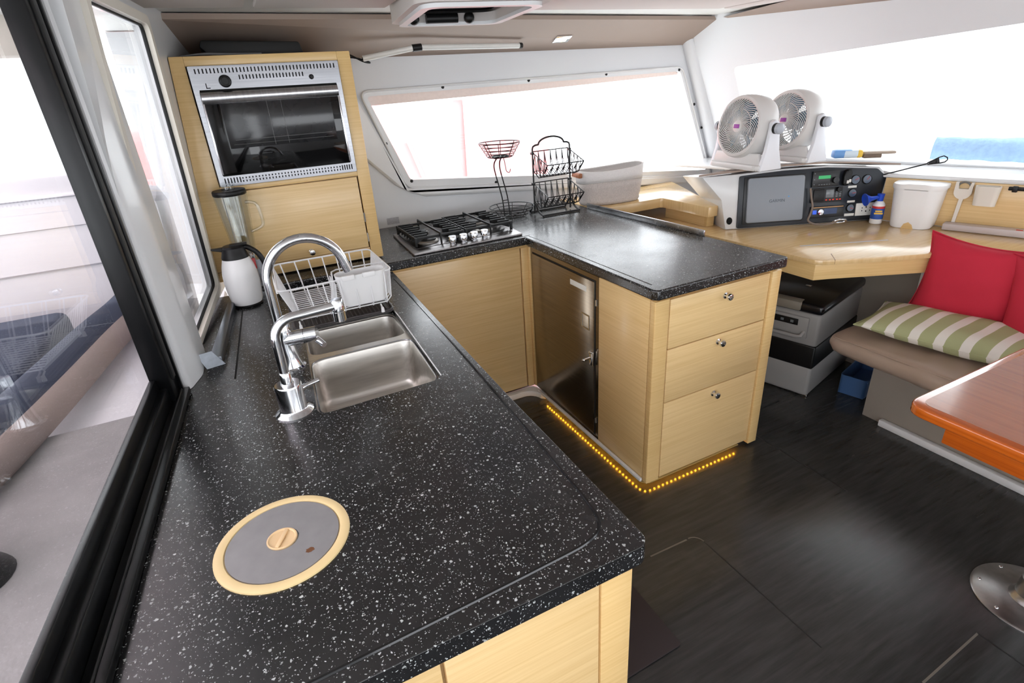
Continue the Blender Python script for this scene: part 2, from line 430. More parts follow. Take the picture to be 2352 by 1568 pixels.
def setting():
    g = G(); g.mat(FLOOR); g.box(-.4, 4.2, -2.2, 3.2, -.05, 0)
    def seam(pts, m, w=.0025):
        g.mat(m)
        for a, b in zip(pts, pts[1:]):
            d = Vector((b[0]-a[0], b[1]-a[1], 0)); l = d.length; mm = frame((a[0], a[1], 0), d, Vector((-d.y, d.x, 0)))
            g.box(0, l, -w, w, -.002, .0006, m=mm)
    seam([(1.03, 1.132), (1.20, 1.128)], SEAM, .003); seam(arc((1.21, 1.09), .04, PI/2, 0, 5), SEAM, .002)
    seam([(1.25, 1.085), (1.246, .60)], SEAMD); seam([(1.692, .405), (1.395, .395)], SEAM, .003); seam([(1.692, .405), (1.69, .28)], SEAMD)
    seam([(.95, 1.75), (1.22, 1.75)], SEAMD); seam([(1.95, 1.0), (1.95, 2.4)], SEAMD); seam([(1.95, 1.62), (2.3, 1.62)], SEAMD, .004)
    struct('floor', g)
    # hull-side wall with the long side window
    hole = rpoly([(.70, 1.607), (2.80, 1.632), (3.11, .965), (.872, 1.168)], .02)
    g = G(); g.plate_hole([(-.35, .3), (3.42, .3), (3.225, .9), (2.79, 1.92), (-.35, 1.92)], [hole], -.05, 0, FB)
    struct('wall_back', g, WHITER)
    fr = G(); lp = [Vector((.665, 1.632)), Vector((2.818, 1.657)), Vector((3.15, .93)), Vector((.85, 1.125))]
    out = rpoly([(p.x, p.y) for p in lp], .05)
    fr.plate_hole(out, [rpoly([(.70, 1.607), (2.80, 1.632), (3.11, .965), (.872, 1.168)], .02)], 0, .012, FB)
    wn = struct('window_1', fr, WHITE)
    q = G(); P3 = lambda x, z, d=.014: (x, 3.1-d, z)
    q.tube([P3(*p) for p in rpoly([(.665, 1.632), (2.818, 1.657), (3.15, .93), (.85, 1.125)], .05)], .006, 8, True); struct('moulding', q, WHITE, wn)
    # sill moulding rounding below the window
    q = G(); q.plate_hole([(.645, 1.63), (.60, 1.63), (.60, 1.34), (.78, 1.150), (.86, 1.098), (.95, 1.064), (1.6, 1.010), (2.4, .937), (3.17, .870), (3.152, .928), (.85, 1.124)], [], 0, .024, FB); sl = struct('sill', q, WHITE, wn); b = sl.modifiers.new('bevel', 'BEVEL'); b.width = .012; b.segments = 3; b.limit_method = 'ANGLE'; b.angle_limit = R(50)
    q = G(); q.plate_hole(rpoly([(.69, 1.617), (2.81, 1.642), (3.12, .955), (.862, 1.158)], .02), [], -.035, -.03, FB); struct('pane', q, PANE, wn)
    # hem of the clear vinyl cover along the top edge
    q = G(); q.prism([(.70, 1.607), (2.80, 1.632), (2.805, 1.612), (1.6, 1.578), (.715, 1.562)], -.02, -.018, m=FB); struct('hem', q, plain('pale_pink_hem', (246, 228, 220), .6, var=.06, scale=60), wn)
    for x, z in ((1.122, 1.629), (1.656, 1.635), (2.205, 1.642), (2.791, 1.64), (2.945, 1.42), (3.03, 1.262), (.763, 1.37), (.877, 1.16), (1.40, 1.088)):
        q = G(); q.lathe([(.009, 0), (.009, .004), (.004, .008)], (0, 0, 0), 12, m=T((x, 3.09, z)) @ XM(PI/2)); struct('snap_stud', q, BLACKP, wn)
    # windscreen side
    hs = [onw(p) for p in ((2.985, 2.807, 1.632), (3.40, 1.30, 1.738), (3.70, 1.40, 1.072), (3.24, 2.807, 1.072))]
    ho = rpoly(hs, .03)
    t0 = onw((3.225, 3.1, .9))
    g = G(); g.plate_hole([(0, -1.3), (4.6, -1.3), (4.6, .82), (0, .82)], [ho], -.04, 0, FW)
    struct('wall_right', g, WHITER)
    q = G(); q.plate_hole(rpoly([(hs[0][0]-.02, hs[0][1]+.02), (hs[1][0]+.02, hs[1][1]+.02), (hs[2][0]+.02, hs[2][1]-.02), (hs[3][0]-.02, hs[3][1]-.02)], .03), [], -.03, -.025, FW)
    wn2 = struct('window_2', q, PANE)
    # rounded inside corner between the two walls
    g = G(); g.tube([(2.825, 3.075, 1.87), (3.02, 3.075, 1.42), (3.225, 3.075, .93)], .05, 12); struct('trim_1', g, WHITER)
    # ledge below windscreen and oak backing panel behind the desk
    g = G(); g.prism([(3.17, 1.845), (3.352, 1.235), (3.50, .6), (4.05, .6), (3.16, 3.08), (2.75, 3.08), (2.9, 2.5)], 1.03, 1.052, bev=.006); struct('trim_2', g, WHITE)
    # far wall behind the viewer, with its own long window
    g = G(); g.plate_hole([(-.35, 0), (4.2, 0), (4.2, 1.92), (-.35, 1.92)], [rrect(.2, 3.2, .95, 1.65, .05)], 0, .04, frame((0, -2.15, 0), (1, 0, 0), (0, 0, 1))); struct('wall_front', g, WHITER)
    # ceiling
    g = G(); g.box(-.6, 4.2, -2.2, 3.2, 1.925, 1.97); struct('ceiling', g, CEILTRIM)
    for i, (x0, x1, y0, y1) in enumerate(((-.30, .16, -1.5, 2.33), (.19, .66, -1.5, 2.35), (1.19, 2.45, -1.5, 2.44), (.70, 1.15, -1.5, 1.80))):
        g = G(); g.box(x0, x1, y0, y1, 1.905, 1.927, .008); struct('ceiling', g, CEIL)
    g = G(); g.prism([(2.48, 2.44), (2.6, 2.44), (2.98, -1.5), (2.48, -1.5)], 1.905, 1.927, bev=.006); struct('ceiling', g, CEIL)
    # taupe valances round the top of both walls
    def slab(a, b, c, d, th=.02):
        a, b, c, d = map(Vector, (a, b, c, d)); n = (b-a).cross(d-a).normalized()
        if n.z < 0: n = -n
        g = G(); vs = [a, b, c, d]+[p+n*th for p in (a, b, c, d)]
        g.add(vs, [[0, 1, 2, 3], [7, 6, 5, 4], [0, 4, 5, 1], [1, 5, 6, 2], [2, 6, 7, 3], [3, 7, 4, 0]]); return g
    struct('trim_3', slab((-.16, 2.54, 1.9), (2.88, 2.855, 1.9), (2.86, 3.095, 1.785), (-.02, 3.095, 1.785)), TAUPE)
    struct('trim_4', slab((2.89, 2.853, 1.9), (2.66, 2.12, 1.902), (3.16, 1.92, 1.875), (2.885, 3.0, 1.787)), TAUPE)
    struct('trim_5', slab((2.66, 2.12, 1.902), (2.25, .0, 1.905), (3.70, .0, 1.90), (3.16, 1.92, 1.875)), TAUPE)
    # bulkhead at the left: galley window wall, white pillar, sliding door
    g = G(); op = [(-.148, 2.258, 1.852), (-.18, 2.414, .956), (-.253, 1.95, .916), (-.275, 1.75, .912), (-.215, 1.75, 1.852)]
    ol = [onl(p) for p in op]
    ol = rpoly(ol, .02)
    g.plate_hole([(-.28, .008), (1.23, .008), (1.23, 1.06), (-.28, 1.06)], [ol], -.03, 0, FL); struct('wall_left', g, WHITE)
    cx = sum(p[0] for p in ol)/len(ol); cy = sum(p[1] for p in ol)/len(ol)
    def infl(d): return rpoly([(p[0]+d*(1 if p[0] > cx else -1), p[1]+d*(1 if p[1] > cy else -1)) for p in [onl(p) for p in op]], .03)
    g = G(); g.plate_hole(infl(.028), [infl(.002)], 0, .014, FL); w3 = struct('window_3', g, plain('cream_window_frame', (232, 226, 214), .4))
    g = G(); g.tube([FL @ Vector((p[0], p[1], -.006)) for p in infl(.0)], .006, 6, True); struct('gasket', g, RUBBER, w3)
    g = G(); g.plate_hole(infl(.004), [], -.022, -.016, FL); struct('pane', g, PANE, w3)
    g = G(); g.prism(rpoly([(-.292, 1.618), (-.262, 1.612), (-.232, 1.70), (-.226, 1.87), (-.247, 1.90), (-.30, 1.90)], .02), .886, 1.925); struct('trim_6', g, WHITE)
    dr = Vector((-.345+.281, .71-1.6, 0)).normalized(); FD = frame((-.281, 1.6, .885), dr, (0, 0, 1))   # door: s toward the viewer, inward = +x side
    w = Vector((FD[0][2], FD[1][2], FD[2][2])); sg = 1 if w.x > 0 else -1
    def db(s0, s1, z0, z1, d0, d1, m, name, par=None, bev=.004):
        g = G(); a, b = sorted((sg*d0, sg*d1)); g.box(s0, s1, z0, z1, a, b, bev, m=FD); return struct(name, g, m, par)
    door = db(-.012, .075, .0015, 1.04, -.045, .0, BLACKAL, 'door_1')
    db(.025, .05, .07, 1.04, -.002, .006, RUBBER, 'gasket', door, .002); db(.0, .012, .0, 1.04, -.01, .008, BLACKAL, 'jamb_rail', door, .002)
    db(.0, 2.4, .0015, .06, -.055, -.012, BLACKAL, 'bottom_rail', door); db(.06, 2.4, .055, .09, -.045, -.03, BLACKAL, 'glazing_bead', door, .003)
    db(.0, 2.4, .0015, .02, -.012, .022, BLACKAL, 'track', door, .003); db(.0, 2.4, .018, .024, .003, .006, RUBBER, 'track_seal', door, .001)
    db(.06, 2.4, .08, 1.04, -.04, -.034, PANE, 'pane', door, 0)
    db(.0, 2.4, -.885, -.003, -.06, -.035, WHITE, 'wall_left')
    # baseboard under the settee, white floor rim under the galley
    g = G(); g.box(2.50, 2.528, -1.5, 1.225, 0, .034, .004); struct('baseboard_right', g, WHITE)
    g = G(); g.prism([(.46, 2.436), (.46, 2.392)]+arc((1.16, 2.317), .075, PI/2, .12, 6)+[(1.262, 2.30), (1.262, 2.436)], .0, .034, bev=.004); struct('trim_7', g, WHITE)
    g = G(); g.box(1.236, 1.249, 1.455, 2.36, .028, .045, .003); struct('trim_9', g, WHITE)
    g = G(); g.box(1.87, 2.16, 1.72, 1.745, 0, .03, .004); struct('trim_8', g, WHITE)
setting()

def hatch():
    g = G(); m = T((.905, 2.16, 1.862)) @ ZM(R(-7))
    g.plate_hole(rrect(-.24, .24, -.30, .30, .07), [rrect(-.19, .19, -.25, .25, .05)], 0, .06, m)
    h = struct('window_4', g, CEIL)
    q = G(); q.plate_hole(rrect(-.215, .215, -.275, .275, .06), [rrect(-.185, .185, -.245, .245, .05)], -.012, .0, m); struct('trim_ring', q, WHITE, h)
    q = G(); q.box(-.2, .2, -.26, .26, .05, .058, 0, m=m); struct('pane', q, glass('tinted_acrylic', (150, 130, 190), 1.45), h)
    q = G(); q.tube([m @ Vector(p) for p in rrect3(-.17, .17, -.2, .22, .05, .035)], .008, 6, True); struct('gasket', q, BLACKP, h)
    q = G(); q.cyl(m @ Vector((-.10, .235, .012)), m @ Vector((.03, .235, .012)), .018, n=16); struct('latch_handle', q, BLACKP, h)
    for x in (-.15, .08):
        q = G(); q.ball(m @ Vector((x, .235, .012)), .022); struct('latch_knob', q, BLACKP, h)
def rrect3(x0, x1, y0, y1, r, z): return [(p[0], p[1], z) for p in rrect(x0, x1, y0, y1, r)]
hatch()

def lights_in_soffit():
    # square downlight set in the valance
    n = Vector((-.04365933, .44141376, .8962409))
    fr = frame((1.77, 2.893, 1.8275), (.98, .05, .023), Vector((.0, .9, -.443)))
    fr[0][2], fr[1][2], fr[2][2] = -n.x, -n.y, -n.z
    t = thing('downlight', 'small square recessed downlight glowing in the taupe valance', 'light', (1.77, 2.893, 1.815))
    g = G(); g.box(-.05, .05, -.03, .03, .0, .006, .002, m=fr); obj('bezel', g, CHROME, t)
    g = G(); g.box(-.026, .026, -.015, .015, .005, .009, .003, m=fr); obj('lens', g, LAMPW, t)
    # clip-on tube lamp in two lengths
    off = -n*.016
    p = [Vector(q)+off for q in ((.66, 2.872, 1.783), (.893, 2.829, 1.816), (.93, 2.827, 1.8185), (1.497, 2.891, 1.815))]
    t = thing('tube_lamp', 'slim white strip lamp with black joint under the taupe valance', 'lamp', p[1])
    for a, b in ((p[0], p[1]), (p[2], p[3])):
        g = G(); g.cyl(a, b, .013, n=12); obj('tube', g, TUBE, t)
    g = G(); g.cyl(p[1], p[2]+(p[2]-p[1])*.2, .016, n=12); obj('joint', g, BLACKP, t)
    g = G(); g.cyl(p[3], p[3]+Vector((.018, .002, 0)), .014, n=12); obj('end_cap', g, BLACKP, t)
    g = G()
    for k in range(2): g.tube(smoothpath([(.50, 2.80+.03*k, 1.786), (.58, 2.84, 1.778+.012*k), (.66, 2.87, 1.765-.008*k), (.70, 2.90, 1.752), (.66, 2.872, 1.772)]), .0035, 6)
    obj('cord', g, BLACKP, t)
lights_in_soffit()

# ================================================================ galley: worktops and cabinets
def worktops():
    inner = rpoly([(.038, 1.272), (.374, 1.282), (.398, 1.90), (.078, 1.90)], .035)
    outer = [(-.372, .53)]+arc((.457, .555), .025, -PI/2, 0, 5)+[(.489, 1.1), (.525, 2.362), (.03, 2.362), (.03, 2.47), (-.19, 2.47), (-.285, 1.88), (-.305, 1.6)]
    t = thing('worktop', 'long black speckled worktop with the sink cut in and a shallow drip groove', 'worktop', (.1, 1.4, .843))
    g = G(); g.plate_hole(outer, [inner], .843, .885, Matrix.Identity(4))
    o = obj('slab', g, STONE, t)
    b = o.modifiers.new('bevel', 'BEVEL'); b.width = .006; b.segments = 3; b.limit_method = 'ANGLE'; b.angle_limit = R(40)
    g = G(); g.tube(smoothpath([(.502, 2.25, .8845), (.49, 1.75, .8845), (.472, 1.25, .8845), (.452, .80, .8845), (.444, .67, .8845), (.430, .61, .8845), (.39, .585, .8845), (.30, .577, .8845), (.011, .565, .8845), (-.30, .555, .8845)]), .0036, 6); obj('drip_bead', g, plain('polished_black_stone', (22, 22, 24), .12), t)
    g = G(); g.prism([(-.149, 1.615), (-.144, 1.615), (-.097, 2.33), (-.102, 2.33)], .884, .8857); obj('slot', g, SOCKET, t)
    t2 = thing('worktop', 'black worktop carrying the gas hob and turning into the island, with a steel lip', 'worktop', (1.2, 2.5, .883))
    g = G(); g.prism([(.035, 2.366), (1.21, 2.366), (1.216, 1.41), (1.232, 1.393), (1.88, 1.393), (1.893, 1.405), (1.876, 1.85), (1.84, 2.75), (1.84, 3.095), (.035, 3.095)], .883, .923)
    o = obj('slab', g, STONE, t2); b = o.modifiers.new('bevel', 'BEVEL'); b.width = .006; b.segments = 3; b.limit_method = 'ANGLE'; b.angle_limit = R(40)
    g = G(); g.tube(smoothpath([(.70, 2.39, .9225), (1.20, 2.39, .9225), (1.238, 2.36, .9225), (1.245, 2.0, .9225), (1.252, 1.46, .9225)]), .0022, 6); obj('drip_bead', g, STONE, t2)
    t3 = tag(obj('fiddle_rail', (lambda g: g.prism([(1.862, 1.83), (1.872, 1.83), (1.835, 2.74), (1.825, 2.74)], .923, .952, bev=.002))(G()), STEEL), 'straight steel fiddle rail standing along the island worktop edge', 'rail')
worktops()

def panel(x0, x1, y0, y1, z0, z1, name, m, par, bev=.0025):
    g = G(); g.box(x0, x1, y0, y1, z0, z1, bev); return obj(name, g, m, par)
def knob(p, d, par, s=1.0, name='knob'):
    z = Vector(d).normalized(); q = z.to_track_quat('Z', 'Y').to_matrix().to_4x4()
    g = G(); g.lathe([(.012*s, 0), (.012*s, .003*s), (.006*s, .006*s), (.006*s, .014*s), (.0135*s, .019*s), (.0145*s, .024*s), (.012*s, .029*s), (.003*s, .031*s)], p, 20, m=q)
    return obj(name, g, CHROME, par)
def cabinets():
    # end of the sink run, nearest the viewer
    t = thing('base_cabinet', 'pale oak cabinet end below the near corner of the sink worktop', 'cabinet', (.05, .54, 0))
    panel(.432, .447, .56, 2.40, .08, .842, 'side_panel', OAK, t); panel(-.255, .432, .56, .575, .08, .842, 'end_panel', OAK, t); panel(-.255, .432, .575, 2.40, .08, .10, 'bottom_panel', OAK, t); panel(.387, .453, .54, .60, .03, .842, 'stile', OAKV, t)
    panel(.102, .383, .54, .558, .05, .838, 'door', OAK, t); panel(-.29, .096, .54, .558, .05, .838, 'door', OAK, t)
    panel(-.24, .40, .62, 2.38, 0, .08, 'plinth', BLACKP, t)
    # back run under the hob
    t = thing('base_cabinet', 'pale oak panel cabinet under the gas hob in the galley corner', 'cabinet', (.85, 2.42, .04))
    panel(.53, 1.26, 2.44, 3.05, .04, .883, 'body', OAK, t); panel(.53, 1.205, 2.425, 2.44, .045, .858, 'front_panel', OAK, t)
    panel(1.21, 1.246, 2.418, 2.44, .045, .858, 'stile', OAKV, t); panel(1.2465, 1.274, 2.4005, 2.44, .045, .86, 'stile', OAKV, t); panel(.53, 1.246, 2.41, 2.44, .86, .883, 'top_rail', OAKV, t)
    # island
    t = thing('drawer_cabinet', 'pale oak island cabinet with three drawers on its end', 'cabinet', (1.58, 1.43, .0))
    panel(1.262, 1.85, 1.45, 1.775, .035, .883, 'body', OAK, t)
    panel(1.25, 1.263, 1.462, 1.788, .035, .862, 'side_panel', OAK, t)
    g = G(); g.prism(rpoly([(1.25, 1.459), (1.25, 1.43), (1.318, 1.43), (1.318, 1.452), (1.268, 1.459)], .004, 3), .03, .862); obj('corner_stile', g, OAKV, t)
    panel(1.848, 1.90, 1.425, 1.47, .015, .862, 'stile', OAKV, t); panel(1.255, 1.89, 1.438, 1.47, .862, .883, 'top_rail', OAKV, t); panel(1.252, 1.275, 1.46, 2.40, .862, .883, 'top_rail', OAKV, t)
    for z0, z1, x, z in ((.651, .856, 1.6, .813), (.410, .647, 1.588, .616), (.035, .406, 1.591, .371)):
        d = panel(1.323, 1.843, 1.432, 1.452, z0, z1, 'drawer', OAK, t); knob((x, 1.432, z), (0, -1, 0), d, 1.05)
    panel(1.30, 1.82, 1.50, 1.77, 0, .035, 'plinth', BLACKP, t)
    # steel fridge front
    t = thing('refrigerator', 'built-in fridge with a dark brushed steel door in the island side', 'fridge', (1.25, 2.09, .04))
    panel(1.268, 1.85, 1.805, 2.40, .045, .86, 'body', STEELD, t)
    g = G(); F = frame((1.25, 2.40, 0), (0, -1, 0), (0, 0, 1)); g.plate_hole(rrect(0, .606, .042, .860, .004), [rrect(.016, .583, .055, .838, .004)], -.004, .016, frame((1.257, 2.398, 0), (0, -1, 0), (0, 0, 1), (1, 0, 0)))
    obj('door_frame', g, STEELD, t)
    g = G(); g.box(1.2515, 1.256, 1.814, 2.379, .054, .839); obj('door_seal', g, RUBBER, t)
    d = panel(1.2475, 1.262, 1.8215, 2.376, .060, .833, 'door', STEELD, t, .003)
    g = G(); g.box(1.246, 1.2485, 1.878, 2.01, .772, .797, .0008); tag_l = obj('label_plate', g, LABELW, d); tag_l['label'] = 'white printed strip'
    g = G(); g.plate_hole(rrect(-.032, .032, -.036, .036, .002), [rrect(-.026, .026, -.03, .03, .002)], 0, .003, frame((1.248, 1.886, .63), (0, -1, 0), (0, 0, 1), (-1, 0, 0))); obj('vent_frame', g, CHROME, d)
    lt = obj('latch', (lambda g: g.box(1.238, 1.25, 1.818, 1.846, .43, .50, .003).cyl((1.244, 1.838, .468), (1.222, 1.858, .452), .007).ball((1.220, 1.86, .451), .009).cyl((1.243, 1.826, .495), (1.228, 1.83, .503), .006))(G()), CHROME, d)
    for z in (.742, .142):
        g = G(); g.cyl((1.251, 1.808, z-.014), (1.251, 1.808, z+.014), .005, n=12); obj('hinge', g, CHROME, t)
cabinets()

def led_strip():
    t = thing('led_strip', 'amber LED strip lighting the dark floor along the island base', 'light', (1.25, 1.44, .01))
    path = [(1.246, 2.28), (1.246, 1.475), (1.2495, 1.457), (1.257, 1.446), (1.27, 1.439), (1.285, 1.437), (1.79, 1.439)]
    P = [Vector((x, y, .0255)) for x, y in path]; L = [0]
    for a, b in zip(P, P[1:]): L.append(L[-1]+(b-a).length)
    g = G()
    for a, b in zip(P, P[1:]):
        d = (b-a); g.box(-.003, d.length+.003, -.007, .007, 0, .0022, m=frame(a-Vector((0, 0, .0005)), d, Vector((-d.y, d.x, 0))))
    obj('strip', g, plain('led_tape', (200, 170, 110), .5), t)
    n = 58; proto = None
    for i in range(n):
        s = L[-1]*(i+.5)/n; k = max(j for j in range(len(L)-1) if L[j] <= s); p = P[k]+(P[k+1]-P[k])*((s-L[k])/(L[k+1]-L[k]))
        p = p-Vector((0, 0, .0018))
        if proto is None:
            g = G(); g.box(-.0025, .0025, -.0025, .0025, 0, .0012); proto = obj('led', g, LED, t); proto.location = p-Vector((0, 0, 0))-LOC[t.name]
        else:
            c = proto.copy(); COL.objects.link(c); c.parent = t; c.location = p-LOC[t.name]
led_strip()

# ================================================================ tall cabinet with the oven
def tall_cabinet():
    t = thing('tall_cabinet', 'tall pale oak cabinet holding the built-in oven, in the back left corner', 'cabinet', (.2, 2.48, .925))
    g = G(); g.box(.002, .519, 2.502, 3.05, 1.762, 1.776).box(.505, .519, 2.502, 3.05, .95, 1.762).box(.002, .016, 2.502, 3.05, .95, 1.762).box(.002, .519, 3.03, 3.05, .95, 1.762).box(.002, .519, 2.502, 3.05, .93, .95).box(.016, .505, 2.502, 3.03, 1.29, 1.305); obj('carcass', g, OAK, t)
    g = G(); g.prism([(-.174, .985), (-.072, .985), (-.072, 1.776), (-.118, 1.776)], 2.48, 2.502, 'y', .002); obj('stile', g, OAKV, t)
    g = G(); g.prism([(.469, .93), (.522, .93), (.522, 1.776), (.469, 1.776)], 2.478, 2.502, 'y', .003); obj('stile', g, OAKV, t)
    panel(-.072, .469, 2.48, 2.502, 1.744, 1.776, 'top_rail', OAKV, t, .0015); panel(-.072, .469, 2.48, 2.502, 1.298, 1.317, 'middle_rail', OAKV, t, .0015)
    g = G(); g.prism([(-.18, .943), (.467, .943), (.467, .982), (-.174, .982)], 2.482, 2.502, 'y', .0015); obj('bottom_rail', g, OAKV, t)
    d = panel(-.069, .463, 2.476, 2.5, .985, 1.295, 'flap_door', OAK, t, .002); knob((.214, 2.476, 1.008), (0, -1, 0), d, .95)
    for z in (1.03, 1.12): 
        g = G(); g.cyl((.466, 2.474, z-.02), (.466, 2.474, z+.02), .0035, n=8); obj('hinge', g, CHROME, t)
tall_cabinet()

def oven():
    t = thing('oven', 'built-in oven with a black glass door and a vented polished steel front', 'oven', (.2, 2.47, 1.319))
    F = frame((0, 2.476, 0), (1, 0, 0), (0, 0, 1))          # inward (toward the room) = -y
    x0, x1 = -.067, .467
    g = G(); g.plate_hole(rrect(x0, x1, 1.319, 1.743, .004), [rrect(x0+.018, x1-.018, 1.357, 1.662, .006)], 0, .008, F); obj('fascia', g, STEELH, t)
    def slots(rows, name):
        g = G()
        for xa, xb, z0, z1, n in rows:
            for i in range(n):
                x = xa+(xb-xa)*i/(n-1); g.box(x-.0021, x+.0021, 2.4668, 2.4681, z0, z1)
        obj(name, g, SOCKET, t)
    slots([(-.045, .449, 1.718, 1.734, 40), (.098, .325, 1.694, 1.709, 20)], 'upper_vents')
    slots([(-.045, .01, 1.330, 1.350, 6), (.02, .40, 1.342, 1.348, 32), (.02, .40, 1.330, 1.337, 32), (.41, .449, 1.330, 1.350, 5)], 'lower_vents')
    z = Vector((0, -1, 0)).to_track_quat('Z', 'Y').to_matrix().to_4x4()
    g = G(); g.lathe([(.0215, 0), (.0215, .006), (.018, .012), (.017, .02), (.0125, .021), (.012, .018), (.002, .018)], (.046, 2.468, 1.690), 28, m=z); obj('control_knob', g, BLACKP, t)
    g = G(); g.lathe([(.009, 0), (.009, .005), (.006, .009), (.001, .009)], (.356, 2.468, 1.690), 16, m=z); obj('igniter_button', g, BLACKP, t)
    g = G(); g.box(-.022, -.019, 2.4668, 2.4681, 1.668, 1.686).box(-.022, -.008, 2.4668, 2.4681, 1.668, 1.671); obj('printed_mark', g, SOCKET, t)
    g = G(); g.box(x0+.016, x1-.016, 2.48, 2.93, 1.325, 1.735); obj('housing', g, OVENIN, t)
    d = obj('door', (lambda g: g.box(x0+.02, x1-.02, 2.466, 2.479, 1.359, 1.660, .002))(G()), OVENG, t)
    q = G(); q.box(.006, .412, 2.4645, 2.4662, 1.455, 1.632, .001); w = obj('window', q, plain('smoky_oven_window', (36, 36, 38), .12, var=.5, scale=14), d); w['label'] = 'smoky see-through panel'
    q = G(); q.box(.03, .395, 2.4642, 2.4646, 1.484, 1.4855).box(.02, .40, 2.4642, 2.4646, 1.468, 1.469).box(.17, .1715, 2.4642, 2.4646, 1.458, 1.63).box(.222, .223, 2.4642, 2.4646, 1.458, 1.63); obj('shelf_wires', q, plain('dim_rack_wire', (84, 84, 84), .4), d)
    # full-width curved handle bar with side runners
    q = G(); q.prism([(2.466, 1.616), (2.458, 1.617), (2.4535, 1.624), (2.4515, 1.631), (2.451, 1.638), (2.452, 1.645), (2.4545, 1.651), (2.459, 1.656), (2.466, 1.657)], x0+.020, x1-.020, 'x'); obj('handle', q, brushed('handle_steel', (206, 206, 208), .22, (120, 3, 3), .05), d)
    for xa in (x0+.017, x1-.025):
        q = G(); q.box(xa, xa+.008, 2.460, 2.468, 1.362, 1.636, .003); obj('side_trim', q, CHROME, d)
    q = G(); q.box(x0+.02, x1-.02, 2.4655, 2.468, 1.6585, 1.664); obj('door_gap', q, SOCKET, t)
oven()

def on_cabinet():
    g = G(); g.prism([(.02, 1.778), (.37, 1.778), (.355, 1.826), (.0, 1.838), (-.01, 1.818)], 2.62, 2.83, 'y', .006)
    o = obj('tray', g, RUBBER); tag(o, 'flat black tray lying on top of the tall oven cabinet', 'tray')
    g = G(); g.tube(smoothpath([(-.08, 2.56, 1.781), (.0, 2.54, 1.786), (.07, 2.545, 1.784), (.2, 2.55, 1.781)]), .004, 8); tag(obj('cable', g, plain('grey_cable', (120, 120, 122), .4)), 'grey cable lying on top of the tall oven cabinet', 'cable')
on_cabinet()

# ================================================================ sink run
def sink():
    t = thing('sink', 'double stainless steel sink let into the black speckled worktop', 'sink', (.22, 1.58, .70))
    def bowl(lo, z0, z1, r, name):
        # lo: rim loop; walls taper and round into the bottom
        c = Vector((sum(p[0] for p in lo)/len(lo), sum(p[1] for p in lo)/len(lo))); rings = []
        for k, (sc, z) in enumerate([(1.0, z1), (.985, z1-.006), (.965, (z0+z1)/2), (.945, z0+.035), (.93, z0+.02), (.90, z0+.007), (.84, z0+.001), (.5, z0), (.13, z0-.002)]):
            rings.append([Vector((c.x+(p[0]-c.x)*sc, c.y+(p[1]-c.y)*sc, z)) for p in lo])
        g = G(); n = len(lo); vs = [p for rg in rings for p in rg]
        g.add(vs, [[k*n+i, k*n+(i+1) % n, (k+1)*n+(i+1) % n, (k+1)*n+i] for k in range(len(rings)-1) for i in range(n)])
        g.add(rings[-1], [list(range(n))])
        o = obj(name, g, BASIN, t, angle=70)
        m = o.modifiers.new('sheet', 'SOLIDIFY'); m.thickness = .0015; m.offset = 1
        q = G(); q.lathe([(.038, 0), (.038, .002), (.030, .003), (.026, -.001), (.001, -.001)], (c.x+.0, c.y, z0-.001), 24); q2 = obj('drain', q, CHROME, o)
        return o
    near = rpoly([(.044, 1.279), (.369, 1.289), (.386, 1.628), (.066, 1.632)], .045, 6)
    far = rpoly([(.068, 1.672), (.388, 1.668), (.392, 1.892), (.082, 1.892)], .045, 6)
    bowl(near, .715, .874, .03, 'bowl'); bowl(far, .735, .868, .03, 'bowl')
    g = G(); g.plate_hole(rpoly([(.033, 1.267), (.379, 1.277), (.403, 1.905), (.073, 1.905)], .045), [[p for p in near], [p for p in far]], .866, .8715, Matrix.Identity(4)); obj('rim', g, BASIN, t)
    g = G(); g.tube([(p[0], p[1], .873) for p in near], .0022, 6, True); obj('bowl_lip', g, STEELH, t)
    # loose silicone bead round the cut-out
    g = G(); g.tube([(.3775, 1.30, .8845), (.399, 1.80, .8845), (.4, 1.86, .8845)], .0022, 6); obj('sealant', g, PLASW, t)
sink()

